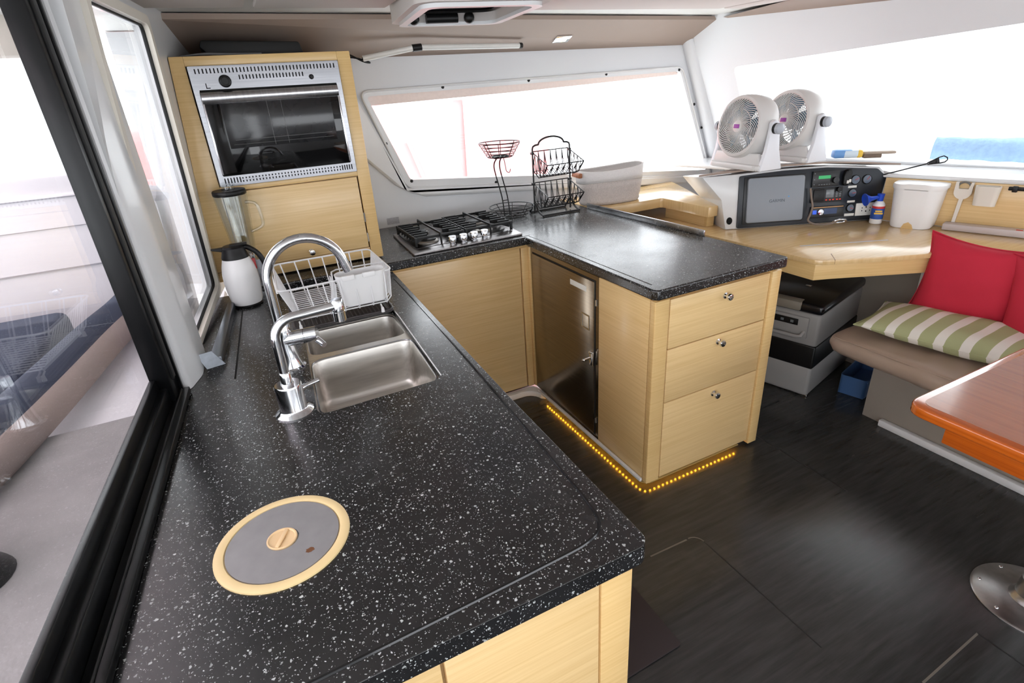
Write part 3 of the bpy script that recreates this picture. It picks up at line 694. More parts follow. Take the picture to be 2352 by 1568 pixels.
def faucets():
    # short swivel spout on a fat chrome base
    t = thing('faucet', 'short chrome faucet with a bent side spout on a fat round base', 'faucet', (-.012, 1.322, .885))
    c = (-.012, 1.322, .885)
    g = G(); g.lathe([(.047, 0), (.047, .003), (.040, .009), (.035, .012), (.033, .016), (.033, .078), (.031, .083), (.001, .083)], c, 36); obj('base', g, CHROME, t)
    g = G(); g.lathe([(.015, .08), (.016, .084), (.014, .09), (.014, .112), (.012, .116), (.001, .116)], c, 20); obj('collar', g, CHROME, t)
    pts = [(-.012, 1.322, .99), (-.012, 1.322, 1.085)]+[(-.012+.05-.05*math.cos(a), 1.322+.004*a, 1.085+.05*math.sin(a)) for a in [PI/2*i/8 for i in range(1, 9)]]+[(.09, 1.332, 1.136), (.138, 1.336, 1.137)]
    g = G(); g.tube(pts, .0115, 16); obj('spout', g, CHROME, t)
    g = G(); g.lathe([(.013, -.042), (.0155, -.040), (.0155, -.016), (.0145, -.015), (.0145, -.013), (.0155, -.012), (.0155, .012), (.013, .016), (.001, .016)], (.147, 1.337, 1.137), 20); obj('nozzle', g, CHROME, t)
    g = G(); g.tube([(.018, 1.328, .944), (.035, 1.335, .945), (.062, 1.342, .947)], .006, 10, rs=[.008, .006, .0065]); obj('lever', g, CHROME, t)
    # tall gooseneck mixer behind it
    c = (.012, 1.60, .885); t = thing('faucet', 'tall chrome gooseneck mixer arching over the sink', 'faucet', c)
    g = G(); g.lathe([(.040, 0), (.040, .004), (.034, .008), (.027, .03), (.022, .07), (.0205, .10), (.0205, .145), (.017, .15), (.001, .15)], c, 32); obj('body', g, CHROME, t)
    x0 = .006; rr = .108; pts = [(x0, 1.60, 1.02), (x0, 1.60, 1.10), (x0, 1.60, 1.15)]+[(x0+rr-rr*math.cos(a), 1.60+.004*a, 1.15+rr*math.sin(a)) for a in [PI*.93*i/22 for i in range(1, 23)]]
    e = Vector(pts[-1]); d = (e-Vector(pts[-2])).normalized(); pts.append(tuple(e+d*.012))
    g = G(); g.tube(pts, .0135, 18); obj('spout', g, CHROME, t)
    e = Vector(pts[-1]); g = G(); g.cyl(e-d*.004, e+d*.022, .0138, n=18); obj('aerator', g, CHROME, t)
    g = G(); g.cyl((.012, 1.60, .975), (.066, 1.585, .98), .022, n=24); obj('valve', g, CHROME, t)
    g = G(); g.cyl((.0675, 1.5845, .9803), (.100, 1.575, .983), .0225, n=24).tube([(.094, 1.573, .968), (.106, 1.556, .958), (.111, 1.546, .953)], .007, 10, rs=[.010, .009, .009]); obj('handle', g, CHROME, t)
faucets()

def bin_lid():
    c = (-.083, .862, .885); t = thing('hatch_lid', 'round hatch lid with a cream ring and rust-spotted grey disc in the worktop', 'lid', c)
    g = G(); g.lathe([(.117, 0), (.1165, .003), (.113, .005), (.103, .005), (.100, .004), (.099, .001), (.099, .0005)], c, 64); obj('ring', g, CREAM, t)
    g = G(); g.lathe([(.098, .0005), (.0975, .0035), (.027, .0035), (.0268, .001)], c, 64); d = obj('disc', g, LIDS, t)
    g = G(); g.lathe([(.0265, .0008), (.0262, .005), (.024, .0055), (.022, .003), (.001, .0015)], (c[0]-.002, c[1]+.002, c[2]), 40); k = obj('grip', g, CREAMK, t)
    rng = random.Random(3); g = G(); g.prism([(c[0]+.040+r*math.cos(a)+.0, c[1]-.052+r*.8*math.sin(a)) for a, r in [(2*PI*i/18, .006+.0025*rng.random()) for i in range(18)]], c[2]+.003, c[2]+.0037); obj('rust_spot', g, plain('rust', (120, 76, 44), .8, var=.4, scale=220), d)
    g = G(); m = T((c[0]-.002, c[1]+.002, c[2]+.002)) @ ZM(R(62)); g.box(-.0225, .0225, -.0035, .0035, 0, .0045, .0015, m=m); obj('grip_bar', g, CREAMK, k)
bin_lid()

def dish_rack():
    m_ = thing('drain_mat', 'ridged dark brown rubber drain mat under the white dish rack', 'mat', (.24, 2.08, .885))
    g = G(); g.prism(rpoly([(.048, 1.868), (.402, 1.864), (.416, 2.30), (.060, 2.30)], .03), .8855, .892, bev=.002); obj('base', g, MATD, m_)
    g = G(); g.tube([(p[0], p[1], .894) for p in rpoly([(.052, 1.872), (.398, 1.868), (.412, 2.296), (.064, 2.296)], .028)], .0045, 8, True)
    for i in range(24):
        x = .074+.0137*i; g.tube([(x, 1.885, .8925), (x+.010, 2.285, .8925)], .0022, 5)
    obj('ridges', g, MATD, m_)
    t = thing('dish_rack', 'white coated wire dish rack standing on the brown drain mat', 'dish rack', (.23, 2.07, .897))
    zt, zb = 1.028, .915
    top = rpoly([(.028, 1.902), (.424, 1.916), (.420, 2.272), (.042, 2.277)], .03, 4)
    g = G(); g.tube([(p[0], p[1], zt) for p in top], .0032, 8, True); obj('rim', g, WIREW, t)
    bx0, bx1, by0, by1 = .075, .392, 1.885, 2.225
    def fx(y): return .03+(y-1.9)/.375*.012, .423
    for i in range(7):
        x = bx0+(bx1-bx0)*(i+.15)/6.3; xr = .060+(.40-.060)*(i+.15)/6.3
        g = G(); g.tube([(xr, 1.905, zt), (x, by0+.002, zb+.018), (x, by0+.014, zb), (x, by1-.014, zb), (x, by1, zb+.016), (xr, 2.275, zt)], .0026, 6); obj('cross_wire', g, WIREW, t)
    for i in range(15):
        y = by0+.012+(by1-by0-.024)*i/14; a, b = fx(y)
        g = G(); g.tube([(a, 1.925+(y-by0)*.96, zt-.001), (bx0-.010, y, zb+.022), (bx0+.004, y, zb+.004), (bx1-.006, y, zb+.004), (bx1+.010, y, zb+.02), (b, 1.935+(y-by0)*.93, zt-.001)], .0023, 6); obj('floor_wire', g, WIREW, t)
    # raised divider beside the cutlery pocket
    g = G(); g.tube([(.20, 1.905, .955), (.205, 1.90, 1.0), (.215, 1.94, 1.022), (.225, 2.02, 1.03), (.245, 2.04, 1.03), (.42, 2.03, 1.03)], .0028, 8)
    for i in range(9):
        y = 1.905+.014*i; g.tube([(.19, y, zb+.006), (.205, y, zb+.012), (.212, y, .96), (.217, y, 1.018)], .0022, 6)
    obj('divider', g, WIREW, t)
    for x, y in ((.072, 1.857), (.357, 1.858), (.085, 2.22), (.385, 2.22)):
        yy = y+.024 if y < 2 else y
        g = G(); g.tube([(x, yy, .918), (x, y+.004, .91)], .0028, 6).mat(PLASW); g.cyl((x, y+.003, .8945), (x, y+.004, .912), .0065, .005, 10); obj('foot', g, WIREW, t)
    c = thing('cutlery_holder', 'white plastic cutlery cup hooked inside the front of the dish rack', 'cutlery holder', (.31, 1.93, .922))
    g = G(); lo = [(x*.86+.31*.14+.002, 1.932+(y-1.932)*.8) for x, y in rrect(.222, .402, 1.892, 1.972, .036, 6)]; hi = rrect(.222, .402, 1.892, 1.972, .036, 6); n = len(hi)
    inn = rrect(.2255, .3985, 1.8955, 1.9685, .033, 6); inl = [(x*.86+.31*.14+.002, 1.932+(y-1.932)*.78) for x, y in inn]
    V = [Vector((*p, .926)) for p in lo]+[Vector((*p, 1.04)) for p in hi]+[Vector((*p, 1.04)) for p in inn]+[Vector((*p, .93)) for p in inl]
    F = [[k*n+i, k*n+(i+1) % n, (k+1)*n+(i+1) % n, (k+1)*n+i] for k in range(3) for i in range(n)]+[list(range(n))[::-1], list(range(3*n, 4*n))]
    g.add(V, F); obj('cup', g, PLASW, c)
    for x in (.262, .335):
        g = G(); g.box(x-.022, x+.022, 1.885, 1.896, 1.026, 1.044, .003); obj('hook', g, PLASW, c)
dish_rack()

def kettle():
    c = Vector((-.080, 2.302, .8855)); t = thing('insulated_jug', 'white insulated jug with a black lid and curved black handle', 'jug', c)
    g = G(); g.lathe([(.052, 0), (.0535, .004), (.052, .010), (.001, .010)], c, 36); obj('base_ring', g, BLACKP, t)
    g = G(); g.lathe([(.053, .010), (.0585, .022), (.063, .06), (.065, .095), (.0635, .13), (.058, .16), (.050, .185), (.047, .192), (.001, .192)], c, 40); obj('body', g, PLASW, t)
    g = G(); g.lathe([(.049, .191), (.049, .197), (.044, .212), (.040, .226), (.040, .231), (.034, .238), (.001, .240)], c, 36)
    g.prism([(-.03, .218), (-.074, .231), (-.076, .236), (-.03, .236)], -.012, .012, 'y', .003, m=T(c)); obj('lid', g, BLACKP, t)
    g = G(); g.box(-.01, .052, -.014, .014, .236, .244, .003, m=T(c)); obj('lid_lever', g, BLACKP, t)
    pts = smoothpath([(.028, 0, .226), (.050, 0, .224), (.078, 0, .198), (.092, 0, .165), (.098, 0, .125), (.094, 0, .09), (.078, 0, .06), (.060, 0, .045)])
    g = G(); g.tube([c+Vector(p) for p in pts], .010, 10); obj('handle', g, BLACKP, t)
    g = G(); g.box(.048, .0655, -.004, .004, .135, .178, .002, m=T(c)); obj('level_strip', g, plain('red_level_strip', (170, 40, 44), .4), t)
kettle()

def blender():
    c = Vector((-.030, 2.412, .8855)); t = thing('blender', 'blender with a ribbed clear glass jar and black lid behind the white jug', 'blender', c)
    g = G(); g.prism(rrect(-.088, .050, -.036, .045, .02), 0, .02, m=T(c)); g.add([c+Vector(p) for p in [(-.085, -.034, .02), (.047, -.034, .02), (.047, .043, .02), (-.085, .043, .02), (-.065, -.03, .15), (.035, -.03, .15), (.035, .04, .15), (-.065, .04, .15)]], [[0, 1, 5, 4], [1, 2, 6, 5], [2, 3, 7, 6], [3, 0, 4, 7], [4, 5, 6, 7]])
    b = obj('base', g, STEELH, t)
    for i in range(3):
        g = G(); g.box(-.074+.012*i, -.066+.012*i, -.0375, -.03, .06, .075, .002, m=T(c)); obj('button', g, BLACKP, b)
    j = c+Vector((-.012, 0, 0))
    g = G(); g.lathe([(.036, .15), (.038, .158), (.038, .178), (.034, .182), (.001, .182)], j, 28); obj('collar', g, CHROME, t)
    prof = [(.036, .183), (.042, .22), (.049, .30), (.0555, .38), (.058, .412)]
    g = G(); n = 48; vs = []
    for r, z in prof:
        for i in range(n):
            a = 2*PI*i/n; q = r*(1+.035*math.cos(6*a)+.02*math.cos(12*a)); vs.append(j+Vector((q*math.cos(a), q*math.sin(a), z)))
    for r, z in reversed(prof):
        for i in range(n):
            a = 2*PI*i/n; q = (r-.0035)*(1+.03*math.cos(6*a)); vs.append(j+Vector((q*math.cos(a), q*math.sin(a), z+.002)))
    k = 2*len(prof); g.add(vs, [[a*n+i, a*n+(i+1) % n, (a+1)*n+(i+1) % n, (a+1)*n+i] for a in range(k-1) for i in range(n)]+[[(k-1)*n+i for i in range(n)], list(range(n))[::-1]])
    obj('jar', g, JAR, t)
    hp = smoothpath([(.046, 0, .375), (.070, -.004, .372), (.084, -.006, .362), (.090, -.006, .335), (.092, -.006, .29), (.080, -.004, .272), (.04, 0, .258)], 5)
    g = G(); g.tube([j+Vector(p) for p in hp], .0065, 10); obj('handle', g, JAR, t)
    g = G(); g.lathe([(.058, .408), (.061, .412), (.061, .424), (.058, .428), (.001, .428)], j, 32); obj('lid', g, BLACKP, t)
    g = G(); g.lathe([(.024, .428), (.024, .442), (.021, .445), (.001, .445)], j, 24); obj('filler_cap', g, JAR, t)
blender()

def window_cover():
    # stainless channel along the window foot, with its folded end plate
    t = thing('sill_channel', 'folded stainless steel channel along the foot of the galley window', 'channel', (-.16, 2.0, .885))
    g = G(); g.prism([(-.210, 1.75), (-.176, 1.747), (-.128, 2.29), (-.150, 2.29)], .8855, .912, bev=.001); obj('channel', g, STEELB, t)
    g = G(); a, b = Vector((-.222, 1.734, .8855)), Vector((-.172, 1.744, .8855)); u = (b-a).normalized()
    F = frame(a, u, (-.3, .1, 1)); g.prism([(0, 0), (.053, 0), (.040, .052), (-.003, .052)], 0, .002, m=F); obj('end_plate', g, STEELB, t)
window_cover()

# ================================================================ hob and wire baskets
def hob():
    t = thing('gas_hob', 'four burner gas hob with a steel plate and black iron grates', 'hob', (.95, 2.63, .923))
    g = G(); g.prism(rpoly([(.642, 2.395), (1.222, 2.412), (1.262, 2.90), (.668, 2.86)], .014), .9235, .934, bev=.003); obj('plate', g, STEELP, t)
    g = G(); g.prism(rpoly([(.672, 2.475), (1.20, 2.49), (1.225, 2.86), (.69, 2.825)], .02), .9335, .9365, bev=.002); obj('burner_tray', g, STEELT, t)
    for x, y, r in ((.77, 2.57, .042), (.79, 2.76, .034), (1.09, 2.60, .034), (1.12, 2.79, .05)):
        g = G(); g.lathe([(r+.012, 0), (r+.012, .006), (r+.004, .012), (r+.002, .012), (.001, .012)], (x, y, .936), 28); b = obj('burner', g, plain('burner_alloy', (150, 146, 140), .45, .6), t)
        g = G(); g.lathe([(r, .012), (r+.001, .017), (r-.004, .020), (.001, .021)], (x, y, .936), 28); obj('burner_cap', g, IRON, b)
    def grate(x0, x1, y0, y1):
        g = G(); z0, z1 = .9365, .982
        for y in (y0, y1): g.box(x0, x1, y-.004, y+.004, z1-.012, z1, .002)
        for x in (x0, x1): g.box(x-.004, x+.004, y0, y1, z1-.012, z1, .002)
        for x in (x0, x1):
            for y in (y0, y1): g.box(x-.006, x+.006, y-.006, y+.006, z0, z1, .002)
        n = 7
        for i in range(n):                                        # fins reaching in from both sides
            y = y0+(y1-y0)*(i+.5)/n; l = .085 if i % 3 == 1 else .065
            for xa, xb in ((x0, x0+l), (x1-l, x1)):
                g.prism([(xa, z1-.036 if xa == x0 else z1-.010), (xb, z1-.010 if xa == x0 else z1-.036), (xb, z1+.006), (xa, z1+.006)], y-.0035, y+.0035, 'y')
        return obj('grate', g, IRON, t)
    grate(.69, .935, 2.50, 2.82); grate(.955, 1.205, 2.51, 2.85)
    for x in (.815, 1.08):
        g = G(); g.box(x-.004, x+.004, 2.49, 2.86, .982, .992, .002).box(x-.004, x+.004, 2.486, 2.496, .937, .990, .002).box(x-.004, x+.004, 2.85, 2.86, .937, .992, .002); obj('grate_bar', g, IRON, t)
    z = Matrix.Identity(4)
    for x, y in ((.857, 2.448), (.915, 2.45), (.974, 2.454), (1.032, 2.46)):
        g = G(); g.lathe([(.015, 0), (.015, .004), (.012, .006), (.0125, .012), (.019, .015), (.0195, .038), (.018, .040), (.001, .040)], (x, y, .934), 28); obj('control_knob', g, CHROME, t)
hob()

def wall_sticker():
    g = G(); g.box(.705, .775, 3.0978, 3.0995, .935, .972); o = obj('wall_sticker', g, plain('printed_grey_sticker', (196, 198, 206), .5, var=.25, scale=140)); tag(o, 'small pale printed sticker on the white wall beside the gas hob', 'sticker')
wall_sticker()

def wire_stand():
    c = Vector((1.365, 2.82, .9235)); t = thing('basket_stand', 'two-tier stand of round black wire baskets behind the gas hob', 'basket stand', c)
    def bowl(c, r0, r1, h, name, nr=3, nm=8):
        g = G()
        for k in range(nr+1):
            r = r0+(r1-r0)*k/nr; z = h*k/nr; g.tube([c+Vector((r*math.cos(a), r*math.sin(a), z)) for a in [2*PI*i/40 for i in range(40)]], .003 if k == nr else .0022, 5, True)
        for i in range(nm):
            a = 2*PI*i/nm+.3; u = Vector((math.cos(a), math.sin(a), 0)); g.tube([c+u*r0*.15, c+u*r0, c+u*r1+Vector((0, 0, h))], .0022, 5)
        for r in (.35, .7): g.tube([c+Vector((r0*r*math.cos(a), r0*r*math.sin(a), 0)) for a in [2*PI*i/28 for i in range(28)]], .0018, 5, True)
        return obj(name, g, WIREB, t)
    bowl(c+Vector((0, 0, .012)), .085, .128, .052, 'lower_basket'); bowl(c+Vector((-.065, -.03, .345)), .068, .112, .072, 'upper_basket', 4)
    for k, dx in enumerate((-.017, .017)):
        pts = smoothpath([c+Vector((-.02+dx, .02, .012)), c+Vector((-.03+dx, .02, .12)), c+Vector((-.062+dx, .015, .25)), c+Vector((-.070+dx, .01, .30)), c+Vector((-.066+dx*.8, -.01, .332)), c+Vector((-.055+dx*.8, -.03, .345))])
        g = G(); g.tube(pts, .0036, 8); obj('post', g, WIREB, t)
    g = G(); g.box(c.x-.10, c.x-.03, c.y-.04, c.y-.015, c.z+.335, c.z+.346, .003); obj('top_plate', g, WIREB, t)
    g = G(); g.tube([c+Vector((-.043, .02, .10)), c+Vector((-.009, .02, .10))], .0025, 6); obj('brace', g, WIREB, t)
    g = G(); g.tube(smoothpath([c+Vector(p) for p in [(-.045, -.03, .34), (-.040, -.035, .30), (-.037, -.04, .268), (-.025, -.05, .26), (-.018, -.055, .278)]]), .002, 6); obj('banana_hook', g, WIREB, t)
wire_stand()

def wire_rack():
    x0, x1, y = 1.505, 1.748, 2.80; t = thing('wire_rack', 'upright black wire rack with two slanted hanging baskets on the worktop', 'rack', ((x0+x1)/2, y, .9235))
    xm = (x0+x1)/2
    pts = [(x0, y, .93), (x0, y, 1.285), (x0+.004, y, 1.297), (x0+.018, y, 1.304), (x0+.04, y, 1.306)]+[(xm-.082*math.cos(a), y, 1.306+.036*math.sin(a)) for a in [PI*i/14 for i in range(15)]]+[(x1-.04, y, 1.306), (x1-.018, y, 1.304), (x1-.004, y, 1.297), (x1, y, 1.285), (x1, y, .93)]
    g = G(); g.tube(pts, .0052, 10); obj('frame', g, WIREB, t)
    for x in (x0, x1):
        g = G(); g.tube(smoothpath([(x, y-.10, .929), (x, y-.05, .945), (x, y-.02, .975), (x, y, .985), (x, y+.02, .975), (x, y+.045, .945), (x, y+.06, .929)]), .0055, 8).ball((x, y-.10, .930), .0062); obj('foot', g, WIREB, t)
    for yy in (y-.095, y+.055):
        g = G(); g.cyl((x0, yy, .9295), (x1, yy, .9295), .0058, n=10); obj('base_bar', g, WIREB, t)
    def basket(z):
        g = G(); w = x1-x0-.012; n = 6
        # section in y,z: open trough leaning forward
        sec = [(y+.015, z+.135), (y-.0, z+.03), (y-.055, z-.0), (y-.10, z+.015), (y-.155, z+.075)]
        def P(s, u): a = s*(len(sec)-1); i = min(int(a), len(sec)-2); f = a-i; p = sec[i]; q = sec[i+1]; k = 1+.10*math.sin(PI*0); return (x0+.006+w*u, p[0]+(q[0]-p[0])*f, p[1]+(q[1]-p[1])*f)
        rimy, rimz = sec[-1]
        for k, (yy, zz) in enumerate(sec): g.tube([(x0+.004, yy, zz), (x1-.004, yy, zz)], .003 if k in (0, 4) else .0018, 5)
        for i in range(n+1):
            u = i/n; g.tube([P(s/8, u) for s in range(9)], .0022, 5)
        for i in range(n):                                   # slanted weave
            g.tube([P(s/8, min(1, max(0, (i+s/8)/n))) for s in range(9)], .002, 5); g.tube([P(s/8, min(1, max(0, (i+1-s/8)/n))) for s in range(9)], .002, 5)
        for x in (x0+.004, x1-.004):                         # side mesh
            g.tube([(x, a, b) for a, b in sec], .0026, 5); g.tube([(x, sec[0][0], sec[0][1]), (x, sec[-1][0], sec[-1][1])], .003, 5)
            for i in range(1, 5):
                f = i/5; a = (sec[0][0]+(sec[-1][0]-sec[0][0])*f, sec[0][1]+(sec[-1][1]-sec[0][1])*f); s = P(f, 0); g.tube([(x, *a), (x, s[1], s[2])], .0022, 5)
                s = P(min(1, f+.2), 0); g.tube([(x, *a), (x, s[1], s[2])], .0022, 5)
        return obj('basket', g, WIREB, t)
    basket(1.135); basket(.965)
    for z in (1.255, 1.09):
        for x in (x0, x1):
            g = G(); g.box(x-.008, x+.008, y-.008, y+.016, z, z+.014, .003); obj('basket_hook', g, WIREB, t)
wire_rack()

# ================================================================ shelf, rope basket, chart table
def shelf():
    g = G(); g.prism([(1.848, 2.66), (2.318, 2.66), (2.330, 2.648), (2.330, 2.27), (2.402, 2.27), (2.578, 2.65), (2.768, 3.06), (2.768, 3.093), (1.848, 3.093)], .866, .924, bev=.003)
    o = obj('wall_shelf', g, OAKB); tag(o, 'L-shaped pale oak shelf below the side window, behind the island', 'shelf')
    t = thing('shelf_support', 'pale oak upright panel under the end of the L-shaped shelf', 'panel', (2.38, 2.45, .801))
    g = G(); g.box(2.365, 2.385, 2.33, 2.66, .801, .865); obj('panel', g, OAK, t)
    g = G(); g.box(2.365, 2.42, 2.31, 2.33, .801, .865); obj('panel', g, OAKV, t)
shelf()

def rope_basket():
    c = Vector((2.03, 2.80, .925)); t = thing('rope_basket', 'oval woven rope basket, white above and oatmeal below, with a tan leather handle', 'basket', c)
    n = 56; R_ = ZM(R(-9))
    def loop(a, b, z, w=0, tilt=0):
        out = []
        for i in range(n):
            th = 2*PI*i/n; ca, sa = math.cos(th), math.sin(th); e = .8
            x = a*math.copysign(abs(ca)**e, ca); y = b*math.copysign(abs(sa)**e, sa)
            out.append(c+R_ @ Vector((x, y, z+w*math.cos(2*th)+tilt*x)))
        return out
    def shell(L, name, m):
        g = G(); vs = [p for l in L for p in l]; k = len(L)
        g.add(vs, [[a*n+i, a*n+(i+1) % n, (a+1)*n+(i+1) % n, (a+1)*n+i] for a in range(k-1) for i in range(n)]); o = obj(name, g, m, t, angle=80)
        md = o.modifiers.new('wall', 'SOLIDIFY'); md.thickness = .009; md.offset = -1; return o
    shell([loop(.185, .088, .0), loop(.196, .098, .015), loop(.193, .096, .03), loop(.200, .100, .055), loop(.206, .104, .10), loop(.210, .106, .135, -.004)], 'lower_weave', ROPE)
    shell([loop(.211, .107, .134, -.004), loop(.213, .108, .165, -.002), loop(.216, .108, .205, .006, .04), loop(.212, .104, .208, .006, .04)], 'upper_band', ROPEW)
    g = G(); l = loop(.19, .092, .004); g.add(l, [list(range(n))]); o = obj('bottom', g, ROPE, t); md = o.modifiers.new('wall', 'SOLIDIFY'); md.thickness = .004
    m = T(c) @ R_; g = G(); g.box(-.230, -.206, -.062, .045, .168, .196, .005, m=m); h = obj('handle', g, LEATHER, t)
    for y in (-.036, .026):
        g = G(); g.ball(m @ Vector((-.228, y, .181)), .004); obj('rivet', g, BLACKP, h)
rope_basket()

FC = frame((2.442, 2.163, .8), (.714, -.332, 0), Vector((0, 0, 1))-.12*Vector((-.42, -.907, 0)))   # console face, w = toward the room
def chart_table():
    t = thing('chart_table', 'pale oak chart table top with a deep front edge, below the instrument console', 'desk', (2.9, 1.9, .70))
    top = [(2.20, 3.05)]+[(2.272, 1.585), (2.278, 1.55), (2.30, 1.522), (2.345, 1.497), (2.74, 1.312), (3.0, 1.19), (3.12, .75), (3.14, .2), (3.60, .2), (3.50, .65), (3.345, 1.226), (3.165, 1.83), (3.02, 2.5), (2.85, 3.05)]
    g = G(); g.prism(top, .776, .80, bev=.004); obj('top', g, OAKB, t)
    g = G(); g.prism([(2.285, 2.9), (2.285, 1.545), (2.36, 1.515), (3.0, 1.212), (3.008, 1.232), (2.365, 1.537), (2.305, 1.56), (2.305, 2.9)], .70, .777, bev=.003); obj('front_edge', g, OAKV, t)
    g = G(); m = frame((2.62, 1.645, .8), (.714, -.332, 0), (.332, .714, 0)); g.box(-.22, .22, -.006, .006, 0, .0006, m=m); obj('lid_seam', g, plain('pale_seam', (214, 214, 216), .3), t)
    g = G(); m = frame((2.345, 1.497, .8), (.30, .30, 0), (-.3, .3, 0)); g.box(0, .10, -.0012, .0012, -.02, .0005, m=m); obj('lid_joint', g, plain('dark_wood_joint', (120, 84, 44), .5), t)
    F = frame((2.80, 1.3065, .772), (.905, -.424, 0), (0, 0, 1)); g = G(); sgn = 1 if (F @ Vector((0, 0, 1)))[1] < F[1][3] else -1
    g.box(-.03, .012, -.012, .0, 0, .016*sgn, .002, m=F).box(-.018, .006, -.065, -.005, 0, .018*sgn, .003, m=F).cyl(F @ Vector((-.012, -.066, .012*sgn)), F @ Vector((.016, -.066, .012*sgn)), .011)
    obj('folding_catch', g, plain('dark_bronze_catch', (58, 40, 36), .3, .6), t)
    # panels under the desk
    g = G(); g.prism([(1.92, 2.55), (3.0, 2.35), (3.0, 2.37), (1.92, 2.57)], 0, .70); struct('trim_10', g, SEATBASE)
    g = G(); g.prism([(2.99, 2.35), (2.99, 1.45), (3.01, 1.45), (3.01, 2.35)], 0, .70); struct('trim_11', g, SEATBASE)
    g = G(); g.prism([(3.17, 1.83), (3.352, 1.226), (3.50, .6), (3.53, .6), (3.382, 1.23), (3.20, 1.835)], .8005, 1.03, bev=.003); struct('trim_12', g, OAK)
chart_table()

def console():
    t = thing('instrument_console', 'white moulded instrument console with a thin taupe lid on the chart table', 'console', (2.8, 2.15, .8005))
    prof = [(-.06, .002), (.785, .002), (.80, .10), (.825, .235), (.775, .287), (.5, .313), (.24, .312), (0, .300), (-.204, .296), (-.09, .165)]
    g = G(); g.prism(prof, -.34, -.002, bev=.006, m=FC); obj('body', g, WHITE, t)
    pn = rpoly([(.0, .006), (.776, .006), (.812, .232), (.758, .280), (.48, .303), (.242, .302), (0, .288)], .012)
    g = G(); g.prism(pn, -.002, .008, bev=.0015, m=FC); obj('panel', g, PANELB, t)
    g = G(); tp = [(-.228, .300), (0, .312), (.145, .320), (.24, .324), (.48, .325), (.70, .308), (.872, .290)]
    dp = [.0, .16, .40, .42, .42, .42, .30]; k = len(tp); vs = []
    for dz in (0, .009):
        vs += [FC @ Vector((x, z+dz, .02)) for x, z in tp]+[FC @ Vector((x, z+dz, .015-d)) for (x, z), d in zip(tp, dp)]
    fs = [[i, i+1, k+i+1, k+i] for i in range(k-1)]+[[2*k+i, 3*k+i, 3*k+i+1, 2*k+i+1] for i in range(k-1)]+[[i, 2*k+i, 2*k+i+1, i+1] for i in range(k-1)]+[[k+i, k+i+1, 3*k+i+1, 3*k+i] for i in range(k-1)]+[[0, k, 3*k, 2*k], [k-1, 3*k-1, 4*k-1, 2*k-1]]
    g.add(vs, fs); obj('lid', g, TAUPE, t)
    g = G(); g.prism([(.05*math.cos(a)*.32-.040, .05*math.sin(a)*.4+.05) for a in [2*PI*i/24 for i in range(24)]], -.003, .001, m=FC); obj('port', g, SOCKET, t)
    def fbox(u0, u1, w0, w1, d0, d1, m, name, par=None, bev=.002):
        g = G(); g.box(u0, u1, w0, w1, d0, d1, bev, m=FC); return obj(name, g, m, par)
    def inst(name, label, cat, u, w, group=None): return thing(name, label, cat, FC @ Vector((u, w, .008)), group)
    # chart plotter under its grey cover
    p = inst('chart_plotter', 'chart plotter under its grey cover, set in the left of the black panel', 'plotter', .195, .03)
    fbox(.026, .362, .026, .280, .008, .014, DEVICE, 'bezel', p, .003)
    g = G(); g.prism(rpoly([(.042, .034), (.357, .034), (.350, .274), (.040, .274)], .014), .013, .030, bev=.004, m=FC); cv = obj('cover', g, GREYM, p)
    obj('lettering', text_mesh('GARMIN', .023, FC @ T((.205, .146, .0302))), plain('grey_lettering', (84, 92, 102), .5), cv)
    g = G(); g.prism([(.262, .163), (.274, .163), (.268, .171)], .030, .0308, m=FC); obj('logo_triangle', g, plain('pale_blue_mark', (90, 160, 220), .4), cv)
    # radio unit with a green display
    p = inst('vhf_radio', 'black radio with a small green lit display at the top of the panel', 'radio', .465, .205)
    b = fbox(.398, .545, .203, .287, .008, .018, DEVICE, 'body', p); fbox(.430, .496, .245, .262, .018, .0186, LCD, 'display', p, 0)
    for i in range(5): fbox(.432+.014*i, .441+.014*i, .212, .217, .018, .0195, SCREEN, 'button', p, .001)
    for k in (.214, .240, .272): fbox(.405, .411, k, k+.006, .018, .0195, SCREEN, 'button', p, .001)
    zc = FC.to_3x3().to_4x4()
    def dial(u, w, r, m, name, par, d=.008, prof=None):
        g = G(); g.lathe(prof or [(r, 0), (r, .005), (r*.9, .007), (r*.86, .005), (.001, .005)], FC @ Vector((u, w, d)), 24, m=zc); return obj(name, g, m, par)
    dial(.522, .235, .017, DEVICE, 'tuning_knob', p, .018, [(.017, 0), (.016, .014), (.001, .015)])
    # corded handset hanging right of the radio
    p = inst('microphone', 'black hand microphone hanging between the radio and the round gauges', 'microphone', .585, .20)
    g = G(); g.prism(rpoly([(.562, .205), (.590, .20), (.608, .24), (.607, .285), (.575, .288), (.562, .26)], .012), .010, .034, bev=.007, m=FC); obj('body', g, BLACKP, p)
    for a, b in ((.578, .225), (.590, .230)): fbox(a, a+.011, b-.012, b+.004, .034, .0355, LABELW, 'marking', p, 0)
    # autopilot display unit
    p = inst('autopilot_display', 'black autopilot control with a grey screen and red lit keys in the middle row', 'display', .49, .12)
    fbox(.40, .572, .118, .196, .008, .018, DEVICE, 'body', p); fbox(.408, .470, .126, .190, .018, .026, BLACKP, 'clip', p, .004); fbox(.478, .524, .142, .186, .018, .021, SCREEN, 'screen', p)
    dial(.548, .184, .014, BLACKP, 'knob', p, .018, [(.014, 0), (.013, .014), (.001, .015)])
    for i in range(2):
        for j in range(3): fbox(.533+.018*i, .546+.018*i, .145+.011*j, .152+.011*j, .018, .020, SCREEN, 'key', p, .0008)
    for u in (.480, .50, .518, .54, .556): fbox(u, u+.010, .128, .134, .018, .0195, emit('red_key', (210, 60, 44), .06) if u == .480 else bpy.data.materials['red_key'], 'lit_key', p, .0008)
